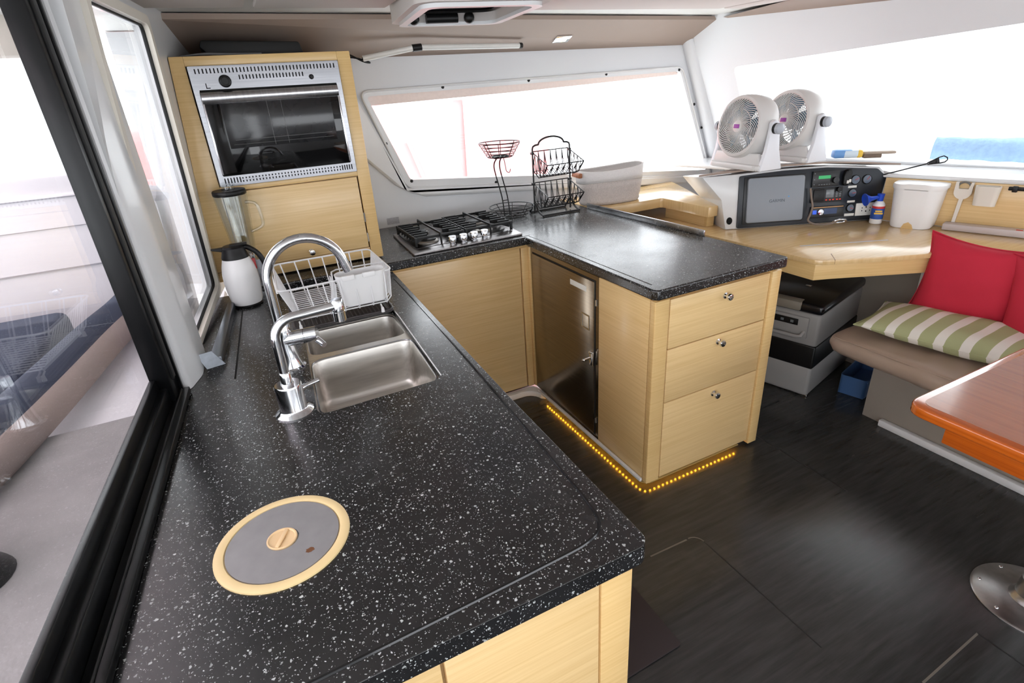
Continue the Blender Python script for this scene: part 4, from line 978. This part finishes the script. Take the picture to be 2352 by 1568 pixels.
    # car style stereo
    p = inst('stereo', 'black car stereo with blue lit buttons at the foot of the panel', 'stereo', .50, .036)
    fbox(.405, .59, .036, .097, .008, .018, DEVICE, 'body', p); fbox(.48, .552, .054, .084, .018, .0186, plain('dark_blue_screen', (52, 70, 110), .15), 'screen', p, 0)
    dial(.458, .067, .016, CHROME, 'volume_knob', p, .018, [(.016, 0), (.015, .010), (.001, .011)])
    fbox(.416, .438, .056, .078, .018, .0195, BLUEL, 'button', p); fbox(.41, .585, .0905, .0935, .018, .0195, plain('gold_trim', (190, 140, 90), .3, .8), 'trim_line', p, 0)
    for u, w, r, lab in ((.640, .228, .026, 'round gauge at the top left of the four, partly behind the microphone'), (.704, .227, .026, 'round gauge nearest the top right of the black panel'), (.632, .158, .024, 'round gauge in the middle of its column'), (.630, .078, .022, 'lowest round gauge, beside the white power outlet')):
        q = inst('gauge', lab, 'gauge', u, w-r, 'round gauges in the black panel')
        dial(u, w, r, BLACKP, 'bezel', q); dial(u, w, r*.84, DIALF, 'dial', q, .0128, [(r*.84, 0), (r*.84, .0006), (.001, .0006)])
        g = G(); g.box(-.001, .001, -.003, r*.7, .0136, .0144, m=FC @ T((u, w, 0)) @ ZM(R(40+300*(u+w)))); obj('needle', g, LABELR, q)
    q = inst('power_outlet', 'white double power outlet at the lower right of the panel', 'outlet', .716, .03)
    fbox(.660, .774, .032, .100, .008, .014, LABELW, 'plate', q); 
    for du in (-.022, .022):
        fbox(.717+du-.002, .717+du+.002, .055, .062, .014, .0146, SOCKET, 'slot', q, 0); fbox(.717+du-.002, .717+du+.002, .070, .077, .014, .0146, SOCKET, 'slot', q, 0)
    dial(.717, .055, .005, BLACKP, 'socket', q, .0138, [(.004, 0), (.004, .001), (.001, .001)]); dial(.717, .077, .005, BLACKP, 'socket', q, .0138, [(.004, 0), (.004, .001), (.001, .001)])
    for (u0, u1, w0, w1, lab) in ((.605, .652, .186, .198, 'small white label strip under the top left gauge'), (.610, .652, .107, .118, 'small white label strip under the middle gauge'), (.602, .656, .034, .048, 'white label strip left of the power outlet')):
        o = fbox(u0, u1, w0, w1, .008, .0088, LABELW, 'label_strip', None, 0); tag(o, lab, 'label')
    # loose flex and bracelet of cable in front of the stereo
    pts = smoothpath([FC @ Vector(p) for p in [(.385, .20, .028), (.392, .15, .034), (.40, .10, .04), (.388, .06, .045), (.378, .03, .05), (.40, .012, .07), (.45, .008, .09), (.50, .012, .085), (.53, .02, .07)]])
    g = G(); g.tube(pts, .0055, 8); tag(obj('cable', g, plain('brown_grey_cable', (128, 112, 100), .5)), 'twisted grey cable hanging in front of the panel onto the desk', 'cable')
    pts = [FC @ Vector((.54+.035*math.cos(a), .018+.010*math.sin(a), .075+.014*math.sin(a))) for a in [2*PI*i/20 for i in range(20)]]
    g = G(); g.tube(pts, .005, 8, True); tag(obj('key_ring', g, CHROME), 'steel ring lying at the end of the twisted cable', 'ring')
console()

def fan(c, rz, label, group='desk fans on the console lid'):
    t = thing('desk_fan', label, 'fan', c, group); m = T(c) @ ZM(rz)   # faces -x before turning
    g = G(); g.prism(rrect(-.085, .075, -.185, .185, .04), 0, .030, bev=.008, m=m)
    g.prism([(-.175, .02), (.175, .02), (.15, .085), (-.15, .085)], -.06, -.035, 'x', .006, m=m); obj('foot', g, FAN, t)
    for s in (-1, 1):
        g = G(); g.prism([(-.07, .0), (.08, .0), (.048, .10), (.034, .20), (.026, .235), (.0, .247), (-.024, .235), (-.026, .20), (-.040, .10)], s*.176-.012, s*.176+.012, 'y', .006, m=m); a = obj('stand_arm', g, FANW, t)
        z = m @ XM(-s*PI/2); z0 = z.to_3x3().to_4x4()
        g = G(); g.lathe([(.026, 0), (.026, .016), (.001, .016)], m @ Vector((.0, s*.188, .205)), 24, m=z0); obj('knob_collar', g, BLACKP, a)
        g = G(); g.lathe([(.026, .016), (.027, .020), (.026, .034), (.020, .038), (.001, .038)], m @ Vector((.0, s*.188, .205)), 24, m=z0); obj('knob', g, KNOBG, a)
    h = m @ T((0, 0, .205)) @ YM(R(8)); y = YM(-PI/2)
    g = G(); n = 48
    def sq(r, k): return [(r*math.copysign(abs(math.cos(2*PI*i/n))**k, math.cos(2*PI*i/n)), r*math.copysign(abs(math.sin(2*PI*i/n))**k, math.sin(2*PI*i/n))) for i in range(n)]
    # housing: round in front, squarish further back
    secs = [(-.066, .132, 1), (-.070, .140, 1), (-.066, .150, 1), (-.05, .156, .96), (-.02, .160, .86), (.03, .158, .8), (.055, .148, .8), (.068, .120, .86)]
    vs = [h @ Vector((x, p[0], p[1])) for x, r, k in secs for p in sq(r, k)]
    g.add(vs, [[a*n+i, a*n+(i+1) % n, (a+1)*n+(i+1) % n, (a+1)*n+i] for a in range(len(secs)-1) for i in range(n)]); hs = obj('housing', g, FAN, t)
    md = hs.modifiers.new('shell', 'SOLIDIFY'); md.thickness = .003; md.offset = -1
    g = G()
    for i in range(48):                                      # swirled grille bars
        pts = []
        for j in range(9):
            r = .030+.104*j/8; a = 2*PI*i/48+.9*(j/8)**1.3; pts.append(h @ Vector((-.066-.006*(1-(j/8)), r*math.cos(a), r*math.sin(a))))
        g.tube(pts, .0022, 4)
    for r in (.03, .085): g.tube([h @ Vector((-.070 if r < .05 else -.066, r*math.cos(a), r*math.sin(a))) for a in [2*PI*i/40 for i in range(40)]], .0022, 5, True)
    obj('grille', g, FAN, t)
    g = G(); g.lathe([(.031, 0), (.031, .006), (.027, .009), (.001, .010)], h @ Vector((-.066, 0, 0)), 28, m=(h.to_3x3().to_4x4() @ y)); hb = obj('hub', g, FAN, t)
    g = G(); g.box(-.0785, -.0765, -.019, .019, -.010, .010, .001, m=h); obj('badge', g, PURPLE, hb)
    g = G()
    for i in range(40):                                      # rear guard
        a = 2*PI*i/40; g.tube([h @ Vector((.064, r*math.cos(a+.5*r/.12), r*math.sin(a+.5*r/.12))) for r in (.04, .07, .10, .122)], .0032, 4)
    g.tube([h @ Vector((.062, .085*math.cos(a), .085*math.sin(a))) for a in [2*PI*i/40 for i in range(40)]], .004, 5, True); obj('rear_guard', g, FAN, t)
    g = G()
    for i in range(5):
        a0 = 2*PI*i/5; pr = []
        for j in range(6):
            r = .03+.095*j/5; a = a0+.15*j/5
            pr.append((h @ Vector((-.03-.012*(1-j/6), r*math.cos(a), r*math.sin(a))), h @ Vector((.0, r*math.cos(a+.62+.1*j/5), r*math.sin(a+.62+.1*j/5)))))
        k = len(pr); g.add([p[0] for p in pr]+[p[1] for p in pr], [[j, j+1, k+j+1, k+j] for j in range(k-1)])
    b = obj('blades', g, CYAN, t); md = b.modifiers.new('sheet', 'SOLIDIFY'); md.thickness = .002
    g = G(); g.lathe([(.045, 0), (.045, .05), (.001, .05)], h @ Vector((-.005, 0, 0)), 24, m=(h.to_3x3().to_4x4() @ YM(PI/2))); obj('motor', g, KNOBG, t)
    return t
fan(Vector((2.50, 2.215, 1.128)), R(-4), 'white desk fan on the console lid, the one in front on the left')
fan(Vector((2.83, 2.20, 1.134)), R(-2), 'white desk fan behind and right of the other one on the console lid')

def on_console():
    t = thing('packet', 'blue and white soft packet with a yellow end on the console lid', 'packet', (3.10, 2.02, 1.132)); m = frame((3.035, 2.075, 1.128), (.80, -.60, 0), (.6, .8, 0))
    g = G(); g.box(0, .10, -.03, .03, 0, .045, .012, m=m); obj('body', g, PACKB, t)
    g = G(); g.box(.045, .135, -.031, .031, .0, .043, .012, m=m); obj('white_band', g, PACKW, t)
    g = G(); g.box(.115, .15, -.0315, .0315, .0, .041, .010, m=m); obj('yellow_end', g, YELLOW, t)
    t = thing('brush', 'brown bristled hand brush lying on the right end of the console lid', 'brush', (3.19, 1.93, 1.125)); m = frame((3.155, 1.975, 1.124), (.78, -.62, 0), (.62, .78, 0))
    g = G(); g.box(.0, .16, -.022, .022, .018, .034, .008, m=m); obj('handle', g, plain('grey_brown_wood', (168, 152, 138), .6), t)
    g = G(); g.box(.0, .09, -.02, .02, .0, .019, .004, m=m); obj('bristles', g, STONEB, t)
on_console()

FK = frame((3.168, 1.832, .8), (.2856, -.9583, 0), (0, 0, 1))       # oak panel behind the desk, w = toward the room
SK = -1 if (FK @ Vector((0, 0, 1))).x > FK[0][3] else 1
def kb(g, u0, u1, w0, w1, d0, d1, bev=.002):
    a, b = sorted((SK*d0, SK*d1)); return g.box(u0, u1, w0, w1, a, b, bev, m=FK)
def desk_items():
    K = lambda u, w, d: FK @ Vector((u, w, SK*d))
    # air horn
    c = K(.018, .0006, .085); t = thing('air_horn', 'small air horn can with a blue trumpet on the desk beside the black panel', 'air horn', c)
    g = G(); g.lathe([(.028, 0), (.030, .003), (.030, .095), (.028, .105), (.018, .118), (.012, .122), (.001, .122)], c, 24); b = obj('can', g, PLASW, t)
    g = G(); g.lathe([(.0303, .026), (.0306, .028), (.0306, .082), (.0303, .083)], c, 24); obj('blue_label', g, LABELB, b)
    g = G(); g.lathe([(.0304, .083), (.0307, .085), (.0307, .094), (.0304, .095)], c, 24); obj('red_band', g, LABELR, b)
    g = G(); d = Vector((-.77, -.64, 0))
    for k, (zz, w) in enumerate(((.070, .016), (.058, .02))):
        e = d.cross(Vector((0, 0, 1))); q = c+d*.0304+Vector((0, 0, zz)); mm = frame(q, e, (0, 0, 1)); g.box(-w, w, -.004, .004, -.003, .0022, .0005, m=mm)
    obj('yellow_print', g, YELLOW, b)
    q = c+Vector((0, 0, .135)); g = G(); g.cyl(c+Vector((0, 0, .118)), c+Vector((0, 0, .158)), .014, .018); ax = Vector((-.62, .35, -.12)).normalized(); z = ax.to_track_quat('Z', 'Y').to_matrix().to_4x4()
    g.lathe([(.008, 0), (.010, .03), (.013, .05), (.024, .068), (.034, .078), (.034, .081), (.026, .076), (.001, .072)], q+Vector((0, 0, .008)), 24, m=z); obj('trumpet', g, BLUE, t)
    # lidded white caddy
    t = thing('waste_caddy', 'white plastic caddy with a lid and a notched front, standing on the desk', 'caddy', K(.17, .0006, .07))
    hf = rrect(-.108, .108, .0, .125, .05)
    hf = [(-.112, .002), (.112, .002)]+arc((.052, .075), .06, 0, PI/2, 6)+arc((-.052, .075), .06, PI/2, PI, 6)
    def sec(k, z, notch=0): return [FK @ Vector((.178+p[0]*k+.10*(z-.1)*.0, z, SK*(p[1]-(notch if abs(p[0]) < .02 and p[1] > .1 else 0)))) for p in hf]
    n = len(hf); L = [sec(.80, .001), sec(.83, .01), sec(.90, .10), sec(.98, .20)]; g = G(); g.add([p for l in L for p in l], [[a*n+i, a*n+(i+1) % n, (a+1)*n+(i+1) % n, (a+1)*n+i] for a in range(3) for i in range(n)]+[list(range(n)), [3*n+i for i in range(n)]]); obj('bin', g, PLASW, t)
    L = [sec(1.0, .195), sec(1.04, .20), sec(1.05, .216), sec(1.02, .222), sec(.6, .226)]; g = G(); g.add([p for l in L for p in l], [[a*n+i, a*n+(i+1) % n, (a+1)*n+(i+1) % n, (a+1)*n+i] for a in range(4) for i in range(n)]+[list(range(n)), [4*n+i for i in range(n)]]); obj('lid', g, PLASW, t)
    g = G(); g.prism([(.150, .0), (.205, .0), (.196, .022), (.178, .034), (.160, .024)], SK*.110, SK*.1375, m=FK); obj('front_notch', g, SOCKET if False else OAKV, t)
    # ladle-shaped holder and cup on the oak panel
    t = thing('scoop_holder', 'white ladle-shaped holder with a long stem hung on the oak panel', 'holder', K(.35, .03, .01))
    g = G(); o = arc((.352, .185), .036, PI, 2*PI, 12)+[(.388, .232), (.378, .232), (.372, .2), (.332, .2), (.328, .232), (.316, .232)]; g.prism(o, SK*.002, SK*.024, m=FK); g.prism([(.343, .152), (.360, .152), (.352, .03), (.338, .03)], SK*.002, SK*.014, m=FK); obj('holder', g, PLASC, t)
    g = G(); g.tube([FK @ Vector((.352+.026*math.cos(a), .208+.024*math.sin(a), SK*.013)) for a in [PI*i/12 for i in range(13)]], .005, 8); obj('wire_loop', g, plain('grey_wire', (110, 108, 104), .4), t)
    t = thing('wall_cup', 'small white cup fixed to the oak panel right of the ladle-shaped holder', 'cup', K(.448, .13, .02))
    u0, u1 = .398, .498; lo = rrect(u0+.006, u1-.006, 0, .048, .02); hi = rrect(u0, u1, 0, .055, .022); n = len(hi); c2 = ((u0+u1)/2, .027)
    L = [[(FK @ Vector((p[0], .128, SK*(p[1]+.002)))) for p in lo], [(FK @ Vector((p[0], .222, SK*(p[1]+.002)))) for p in hi]]
    L += [[FK @ Vector((c2[0]+(p[0]-c2[0])*.9, .222, SK*(c2[1]+(p[1]-c2[1])*.86+.002))) for p in hi], [FK @ Vector((c2[0]+(p[0]-c2[0])*.85, .135, SK*(c2[1]+(p[1]-c2[1])*.8+.002))) for p in hi]]
    g = G(); g.add([p for l in L for p in l], [[a*n+i, a*n+(i+1) % n, (a+1)*n+(i+1) % n, (a+1)*n+i] for a in range(3) for i in range(n)]+[list(range(n)), [3*n+i for i in range(n)]]); obj('cup', g, PLASC, t)
    t = thing('clip_rail', 'short black clip rail screwed to the oak panel at the right edge', 'rail', K(.57, .21, .008))
    g = G(); kb(g, .52, .66, .205, .222, .001, .015, .003); obj('rail', g, BLACKP, t); g = G(); kb(g, .535, .555, .198, .226, .002, .02, .003); obj('clip', g, BLACKP, t)
    t = thing('strip_box', 'long low whitish box lying on the desk against the oak panel', 'box', K(.50, .0006, .04))
    g = G(); kb(g, .315, .645, .0008, .032, .012, .075, .003); b = obj('box', g, plain('pale_grey_box', (206, 196, 194), .45), t)
    g = G(); kb(g, .600, .625, .0318, .0335, .05, .066, .0005); obj('red_switch', g, LABELR, b); g = G(); g.cyl(K(.646, .012, .05), K(.652, .012, .05), .008); obj('socket', g, CHROME, b)
    # fly swatter stuck behind the console
    a = Vector((3.20, 1.80, 1.062)); e = Vector((3.32, 1.632, 1.128)); t = thing('fly_swatter', 'thin black swatter sticking out over the desk from behind the console', 'swatter', a)
    mid = a+(e-a)*.62; g = G(); g.tube([a-(e-a)*.28, mid], .0035, 8); obj('shaft', g, BLACKP, t)
    u = (e-mid).normalized(); v = u.cross(Vector((.8, .6, 0))).normalized(); L = (e-mid).length; pt = [mid+u*L*s+v*w for s, w in ((0, .004), (.3, .010), (.6, .017), (.85, .018), (1, .006), (1, -.006), (.85, -.014), (.6, -.013), (.3, -.008), (0, -.004))]
    g = G(); g.tube(pt, .0032, 6, True); g.add([mid, mid+u*L*.35+v*.011, mid+u*L*.6+v*.016, mid+u*L*.6-v*.0125, mid+u*L*.35-v*.009], [[0, 1, 2, 3, 4]]); g.tube([mid+u*L*.45+v*.012, mid+u*L*.45-v*.011], .003, 6); obj('head', g, BLACKP, t)
desk_items()

def towel():
    g = G(); m = frame((3.73, 1.86, 1.055), (.29, -.957, 0), (0, 0, 1)); b = bmesh.new(); bmesh.ops.create_grid(b, x_segments=60, y_segments=14, size=.5)
    for v in b.verts:
        x, y = v.co.x, v.co.y; a = (y+.5)*PI; v.co = Vector((x*.66+.28, .016+.115*math.sin(a)**.7+.002*math.sin(31*x)+.002*math.sin(17*y+9*x), .07*math.cos(a)))
    for v in b.verts: v.co = m @ v.co
    g.merge(b); o = obj('towel', g, TOWEL); tag(o, 'pale blue fuzzy towel rolled along the foot of the windscreen', 'towel')
towel()

# ================================================================ seating corner
def cooler():
    c = Vector((2.44, 1.57, .0)); m = T(c) @ ZM(R(15)); t = thing('portable_fridge', 'grey and black portable fridge with a black lid under the chart table', 'portable fridge', (2.6, 1.75, 0))
    D, Wd = .58, .37         # local x goes back, y goes left
    def bx(z0, z1, e, name, mt, bev=.018, par=t):
        g = G(); g.box(-e, D+e, -e, Wd+e, z0, z1, bev, 3, m=m); return obj(name, g, mt, par)
    bx(.004, .18, 0, 'lower_body', GREYP); bx(.17, .30, .003, 'black_band', BLACKP, .010); bx(.29, .475, .0, 'upper_body', GREYP)
    l = bx(.47, .525, .006, 'lid', plain('glossy_black_lid', (14, 15, 20), .22), .02)
    g = G(); g.box(-.016, .05, .10, .26, .478, .528, .012, m=m); obj('lid_latch', g, plain('beige_grey_latch', (128, 120, 108), .5), l)
    g = G(); g.box(.25, .27, .16, .19, .524, .527, .001, m=m).box(.42, .44, .16, .19, .524, .527, .001, m=m); obj('lid_rivets', g, CHROME, l)
    g = G(); g.box(-.012, .01, .05, .34, .335, .45, .006, m=m); f = obj('front_panel', g, GREYP, t)
    g = G(); g.box(-.0145, -.008, .10, .265, .40, .435, .002, m=m); cp = obj('control_panel', g, BLACKP, f)
    for y in (.13, .18, .235): 
        g = G(); g.box(-.0152, -.0142, y-.008, y+.008, .410, .424, .001, m=m); obj('key', g, SCREEN, cp)
    g = G(); g.tube([m @ Vector(p) for p in [(-.004, .065, .372), (-.026, .072, .352), (-.028, .09, .345), (-.028, .30, .345), (-.026, .32, .352), (-.004, .33, .372)]], .0105, 10); obj('carry_handle', g, GREYP, t)
    g = G(); g.box(.006, .03, .0, .03, .0, .012, .003, m=m); obj('foot', g, CHROME, t)
    g = G(); m2 = T((2.66, 1.40, 0)) @ ZM(R(15)); g.plate_hole(rrect(0, .36, 0, .13, .02), [rrect(.006, .354, .006, .124, .016)], .004, .11, m2).box(.004, .356, .004, .126, .001, .006, 0, m=m2).box(-.004, .364, -.006, .0, .098, .112, .003, m=m2)
    o = obj('storage_crate', g, BLUEF); tag(o, 'dark blue plastic crate on the floor between the portable fridge and the settee', 'crate')
cooler()

def settee():
    t = thing('settee', 'settee base and taupe leatherette seat cushion beside the wooden table', 'settee', (2.75, .2, 0))
    g = G(); g.prism([(2.53, 1.322), (2.53, -1.5), (3.12, -1.5), (3.12, 1.0), (2.9, 1.20)], .0, .345, bev=.004); obj('base', g, SEATBASE, t)
    # seat cushion with a rounded, slightly puckered front
    b = bmesh.new(); nx, ny = 22, 90; x0, x1, y0, y1 = 2.335, 3.10, -1.45, 1.462
    prof = []
    for i in range(9): a = PI*i/8; prof.append((x0+.045-.045*math.sin(a), .398-.048*math.cos(a)))
    prof = prof+[(x0+.12, .452), (x0+.30, .458), (x0+.55, .452), (x1, .448), (x1, .352)]
    vs = []; k = len(prof)
    for j in range(ny+1):
        y = y1-(y1-y0)*j/ny; end = min(1, j/3); sh = .03*(1-math.sqrt(max(0, 1-(1-end)**2)))
        wob = .004*math.sin(11*y)+.003*math.sin(23*y+1)
        for i, (x, z) in enumerate(prof):
            cz = .40; zz = cz+(z-cz)*(1-sh*12) ; xx = x+(wob if i < 10 else 0)+(.0 if end >= 1 else sh*1.2); yy = y
            if i >= 9: xx += 0
            if x > 2.9 and y > 1.0: yy = min(y, 1.462-(x-2.85)*.9)
            vs.append(Vector((xx, yy-(.0), zz+(.003*math.sin(29*y+9*x) if 2 < i < 12 else 0))))
    g = G(); g.add(vs, [[j*k+i, j*k+(i+1) % k, (j+1)*k+(i+1) % k, (j+1)*k+i] for j in range(ny) for i in range(k)]+[list(range(k)), [ny*k+i for i in range(k)]]); cu = obj('seat_cushion', g, VINYLSEAT, t, angle=60)
    g = G(); g.tube([(x0+.014, y1-.03-(y1-y0-.06)*j/40, .437+.002*math.sin(j)) for j in range(41)], .003, 6); obj('piping', g, VINYLSEAT, cu)
    g = G(); g.prism([(3.02, .9), (3.09, .9), (3.09, -1.5), (3.02, -1.5)], .46, .775, bev=.02); obj('backrest', g, VINYLSEAT, t)
settee()

def cushion(name, label, cat, m, w, h, th, mt, group=None, pw=.5, seam=True, pinch=.10):
    n = 26; g = G(); vs = []; idx = {}
    def shape(i, j, s):
        u, v = 2*i/n-1, 2*j/n-1
        e = (max(0, 1-abs(u)**2.6)*max(0, 1-abs(v)**2.6))**pw
        k = 1-pinch*(1-abs(v)**2)*abs(u)**3*0.6; l = 1-pinch*(1-abs(u)**2)*abs(v)**3*.6
        z = s*th/2*e*(1+.05*math.sin(5*u+3*v)+.04*math.sin(9*v-4*u))
        return m @ Vector((u*w/2*k, v*h/2*l, z))
    for s in (1, -1):
        for i in range(n+1):
            for j in range(n+1):
                edge = i in (0, n) or j in (0, n)
                if s == -1 and edge: idx[(s, i, j)] = idx[(1, i, j)]; continue
                idx[(s, i, j)] = len(vs); vs.append(shape(i, j, s))
    fs = []
    for s in (1, -1):
        for i in range(n):
            for j in range(n):
                f = [idx[(s, i, j)], idx[(s, i+1, j)], idx[(s, i+1, j+1)], idx[(s, i, j+1)]]; fs.append(f if s == 1 else f[::-1])
    g.add(vs, fs); t = obj(name, g, mt, angle=80)
    tag(t, label, cat, group)
    if seam:
        lp = [shape(i, 0, 1) for i in range(n)]+[shape(n, j, 1) for j in range(n)]+[shape(n-i, n, 1) for i in range(n)]+[shape(0, n-j, 1) for j in range(n)]
        q = G(); q.tube(lp, .0035, 6, True); obj('piping', q, mt, t)
    return t
def cushions():
    def up(c, yaw, lean, roll=0): return T(c) @ ZM(yaw) @ YM(lean) @ ZM(0) @ frame((0, 0, 0), (0, -1, 0), (0, 0, 1)) @ ZM(roll)
    gr = 'red cushions on the settee'
    cushion('cushion', 'red canvas cushion leaning against the desk edge, left of the two', 'cushion', up((2.80, 1.145, .676), R(12), R(4), R(-4)), .43, .41, .15, RED, gr, .55, pinch=.24)
    cushion('cushion', 'red canvas cushion at the right edge, leaning over the other red one', 'cushion', up((2.775, .80, .66), R(-4), R(6), R(6)), .45, .43, .15, RED, gr, .55, pinch=.24)
    m = T((2.625, 1.08, .518)) @ ZM(R(11)) @ YM(R(-3)) 
    cushion('cushion', 'green and white striped cushion lying flat on the taupe seat', 'cushion', m, .34, .68, .115, STRIPE, None, .5)
cushions()

def table():
    t = thing('table', 'varnished cherry table with rounded corners on an aluminium pedestal', 'table', (2.0, .36, 0))
    o = rpoly([(1.556, .708), (2.47, .708), (2.47, .02), (1.556, .02)], .055, 8)
    g = G(); g.prism(o, .684, .718, bev=.009, seg=4); obj('edge', g, CHERRYE, t)
    g = G(); g.prism(rpoly([(1.584, .682), (2.445, .682), (2.445, .045), (1.584, .045)], .035, 6), .7172, .7188); obj('top', g, CHERRY, t)
    for x0, x1, y0, y1 in ((1.590, 1.62, .10, .61), (2.40, 2.425, .10, .60), (1.620, 2.40, .58, .605), (1.620, 2.40, .105, .13)):
        g = G(); g.box(x0, x1, y0, y1, .622, .684, .004); obj('apron', g, CHERRYE, t)
    c = Vector((1.955, .385, .0))
    g = G(); g.lathe([(.155, .0), (.155, .004), (.148, .010), (.060, .016), (.056, .020), (.050, .030), (.048, .034), (.001, .034)], c, 64); b = obj('floor_plate', g, ALU, t)
    for i in range(7):
        a = 2*PI*i/7+1.95; g = G(); g.ball(c+Vector((.132*math.cos(a), .132*math.sin(a), .0115)), .006, (1, 1, .5)); obj('screw', g, CHROME, b)
    g = G(); g.lathe([(.047, .034), (.045, .07), (.043, .09), (.040, .092), (.040, .68), (.001, .68)], c, 36); obj('column', g, ALU, t)
    g = G(); g.lathe([(.12, .655), (.12, .684), (.001, .684)], c, 36); obj('top_plate', g, ALU, t)
table()

def floor_mat_dark():
    g = G(); g.prism(rpoly([(.50, 1.09), (.89, 1.075), (.885, .81), (.50, .80)], .01), .0008, .008, bev=.002); o = obj('floor_mat', g, MATF); tag(o, 'dark brown mat on the floor beside the near cabinet', 'mat')
floor_mat_dark()

# ================================================================ outside the glass
def outside():
    g = G(); g.box(-1.9, -.40, .2, 1.625, .80, .846); struct('trim_13', g, DECKG)
    g = G(); g.prism([(-1.9, 1.63), (-.30, 1.63), (-.22, 2.2), (-.18, 2.9), (-1.9, 2.9)], .60, .80, bev=.02); struct('trim_14', g, OUTW)
    g = G(); g.prism([(2.80, .80), (2.80, 1.41), (2.68, 1.41), (2.68, 1.36), (2.66, 1.34), (2.66, .80)], -2.6, -.45, 'x', .012)
    o = obj('cockpit_locker', g, OUTW); tag(o, 'white moulded cockpit locker seen through the sliding door', 'locker')
    g = G(); g.box(-2.6, -.46, 2.652, 2.661, 1.33, 1.334).box(-2.6, -.46, 2.652, 2.661, 1.06, 1.065).box(-2.6, -.46, 2.654, 2.661, 1.22, 1.222); obj('seam', g, OUTG, o)
    g = G(); g.box(-3.0, -.33, -.8, 2.65, 1.98, 2.02); o = obj('bimini', g, CANVAS); tag(o, 'white hard cockpit roof outside the sliding door', 'roof')
    g = G(); g.box(-3.0, -.33, 2.60, 2.66, 1.80, 1.98, .02); obj('edge_beam', g, plain('beige_roof_edge', (200, 192, 182), .6), o)
    # rolled bolster along the opening
    pts = smoothpath([(-.80, 1.15, .915), (-.71, 1.45, .91), (-.645, 1.8, .905), (-.585, 2.2, .90), (-.545, 2.45, .892), (-.530, 2.58, .888)], 6)
    t = thing('bolster', 'long navy bolster with grey mesh underside outside the sliding door', 'bolster', (-.65, 1.8, .85))
    g = G(); g.tube(pts, .062, 18); obj('navy_cover', g, NAVY, t)
    g = G(); g.tube([p+Vector((.028, -.006, -.02)) for p in pts], .055, 18); obj('mesh_side', g, MESHG, t)
    g = G(); g.box(-2.3, -.715, 1.92, 2.56, .803, .93, .035, 3); o = obj('seat_pad', g, NAVY); tag(o, 'dark navy seat pad in the cockpit behind the long bolster', 'seat pad')
    g = G(); g.box(-1.3, -.90, 1.62, 1.90, .81, .92, .04, 3); o = obj('seat_cushion', g, GREEN); tag(o, 'pale green cushion low in the cockpit at the left edge', 'cushion')
    t = thing('winch', 'black winch drum on the grey deck outside the sliding door', 'winch', (-.62, 1.09, .846))
    g = G(); g.lathe([(.075, 0), (.07, .012), (.058, .03), (.056, .07), (.064, .10), (.064, .112), (.045, .12), (.001, .12)], (-.62, 1.09, .847), 28); obj('drum', g, BLACKP, t)
    g = G(); g.lathe([(.04, .12), (.036, .138), (.001, .14)], (-.62, 1.09, .847), 20); obj('cap', g, BLACKP, t)
    # red hulls lying alongside, overexposure put into their paler colour
    g = G(); g.prism([(-.9, -.6), (3.1, -.6), (3.42, .2), (3.50, .75), (3.52, 1.10), (3.40, 1.24), (3.12, 1.37), (2.85, 1.48), (2.54, 1.57), (1.9, 1.62), (1.2, 1.64), (-.9, 1.50)], 6.0, 7.4, 'y', .12, 4)
    t = obj('boat', g, HULL); tag(t, 'overexposed pale red hull of a neighbouring boat outside the windows', 'boat')
    g = G(); g.cyl((2.36, 5.96, .1), (2.42, 5.96, 1.9), .03).tube([(1.25, 5.97, 1.56), (1.8, 5.97, 1.52), (2.4, 5.97, 1.54)], .015).tube([(1.7, 5.96, 1.2), (1.84, 5.96, .75), (1.95, 5.96, .4)], .018); obj('rail', g, OUTW, t)
    g = G(); g.tube(smoothpath([(-.50, 2.44, .95), (-.40, 2.42, .93), (-.315, 2.36, .935), (-.29, 2.25, .92), (-.34, 2.13, .875), (-.42, 2.08, .865)]), .007, 8); o = obj('hose', g, REDH); tag(o, 'red hose looped outside the galley window', 'hose')
    g = G(); g.prism([(2.12, .82), (2.40, .82), (2.50, 1.02), (2.53, 1.32), (2.40, 1.37), (2.24, 1.34), (2.14, 1.12)], -.36, -.26, 'x', .03); o = obj('deck_locker', g, OUTW); tag(o, 'white rounded moulding close outside the galley window', 'moulding')
outside()
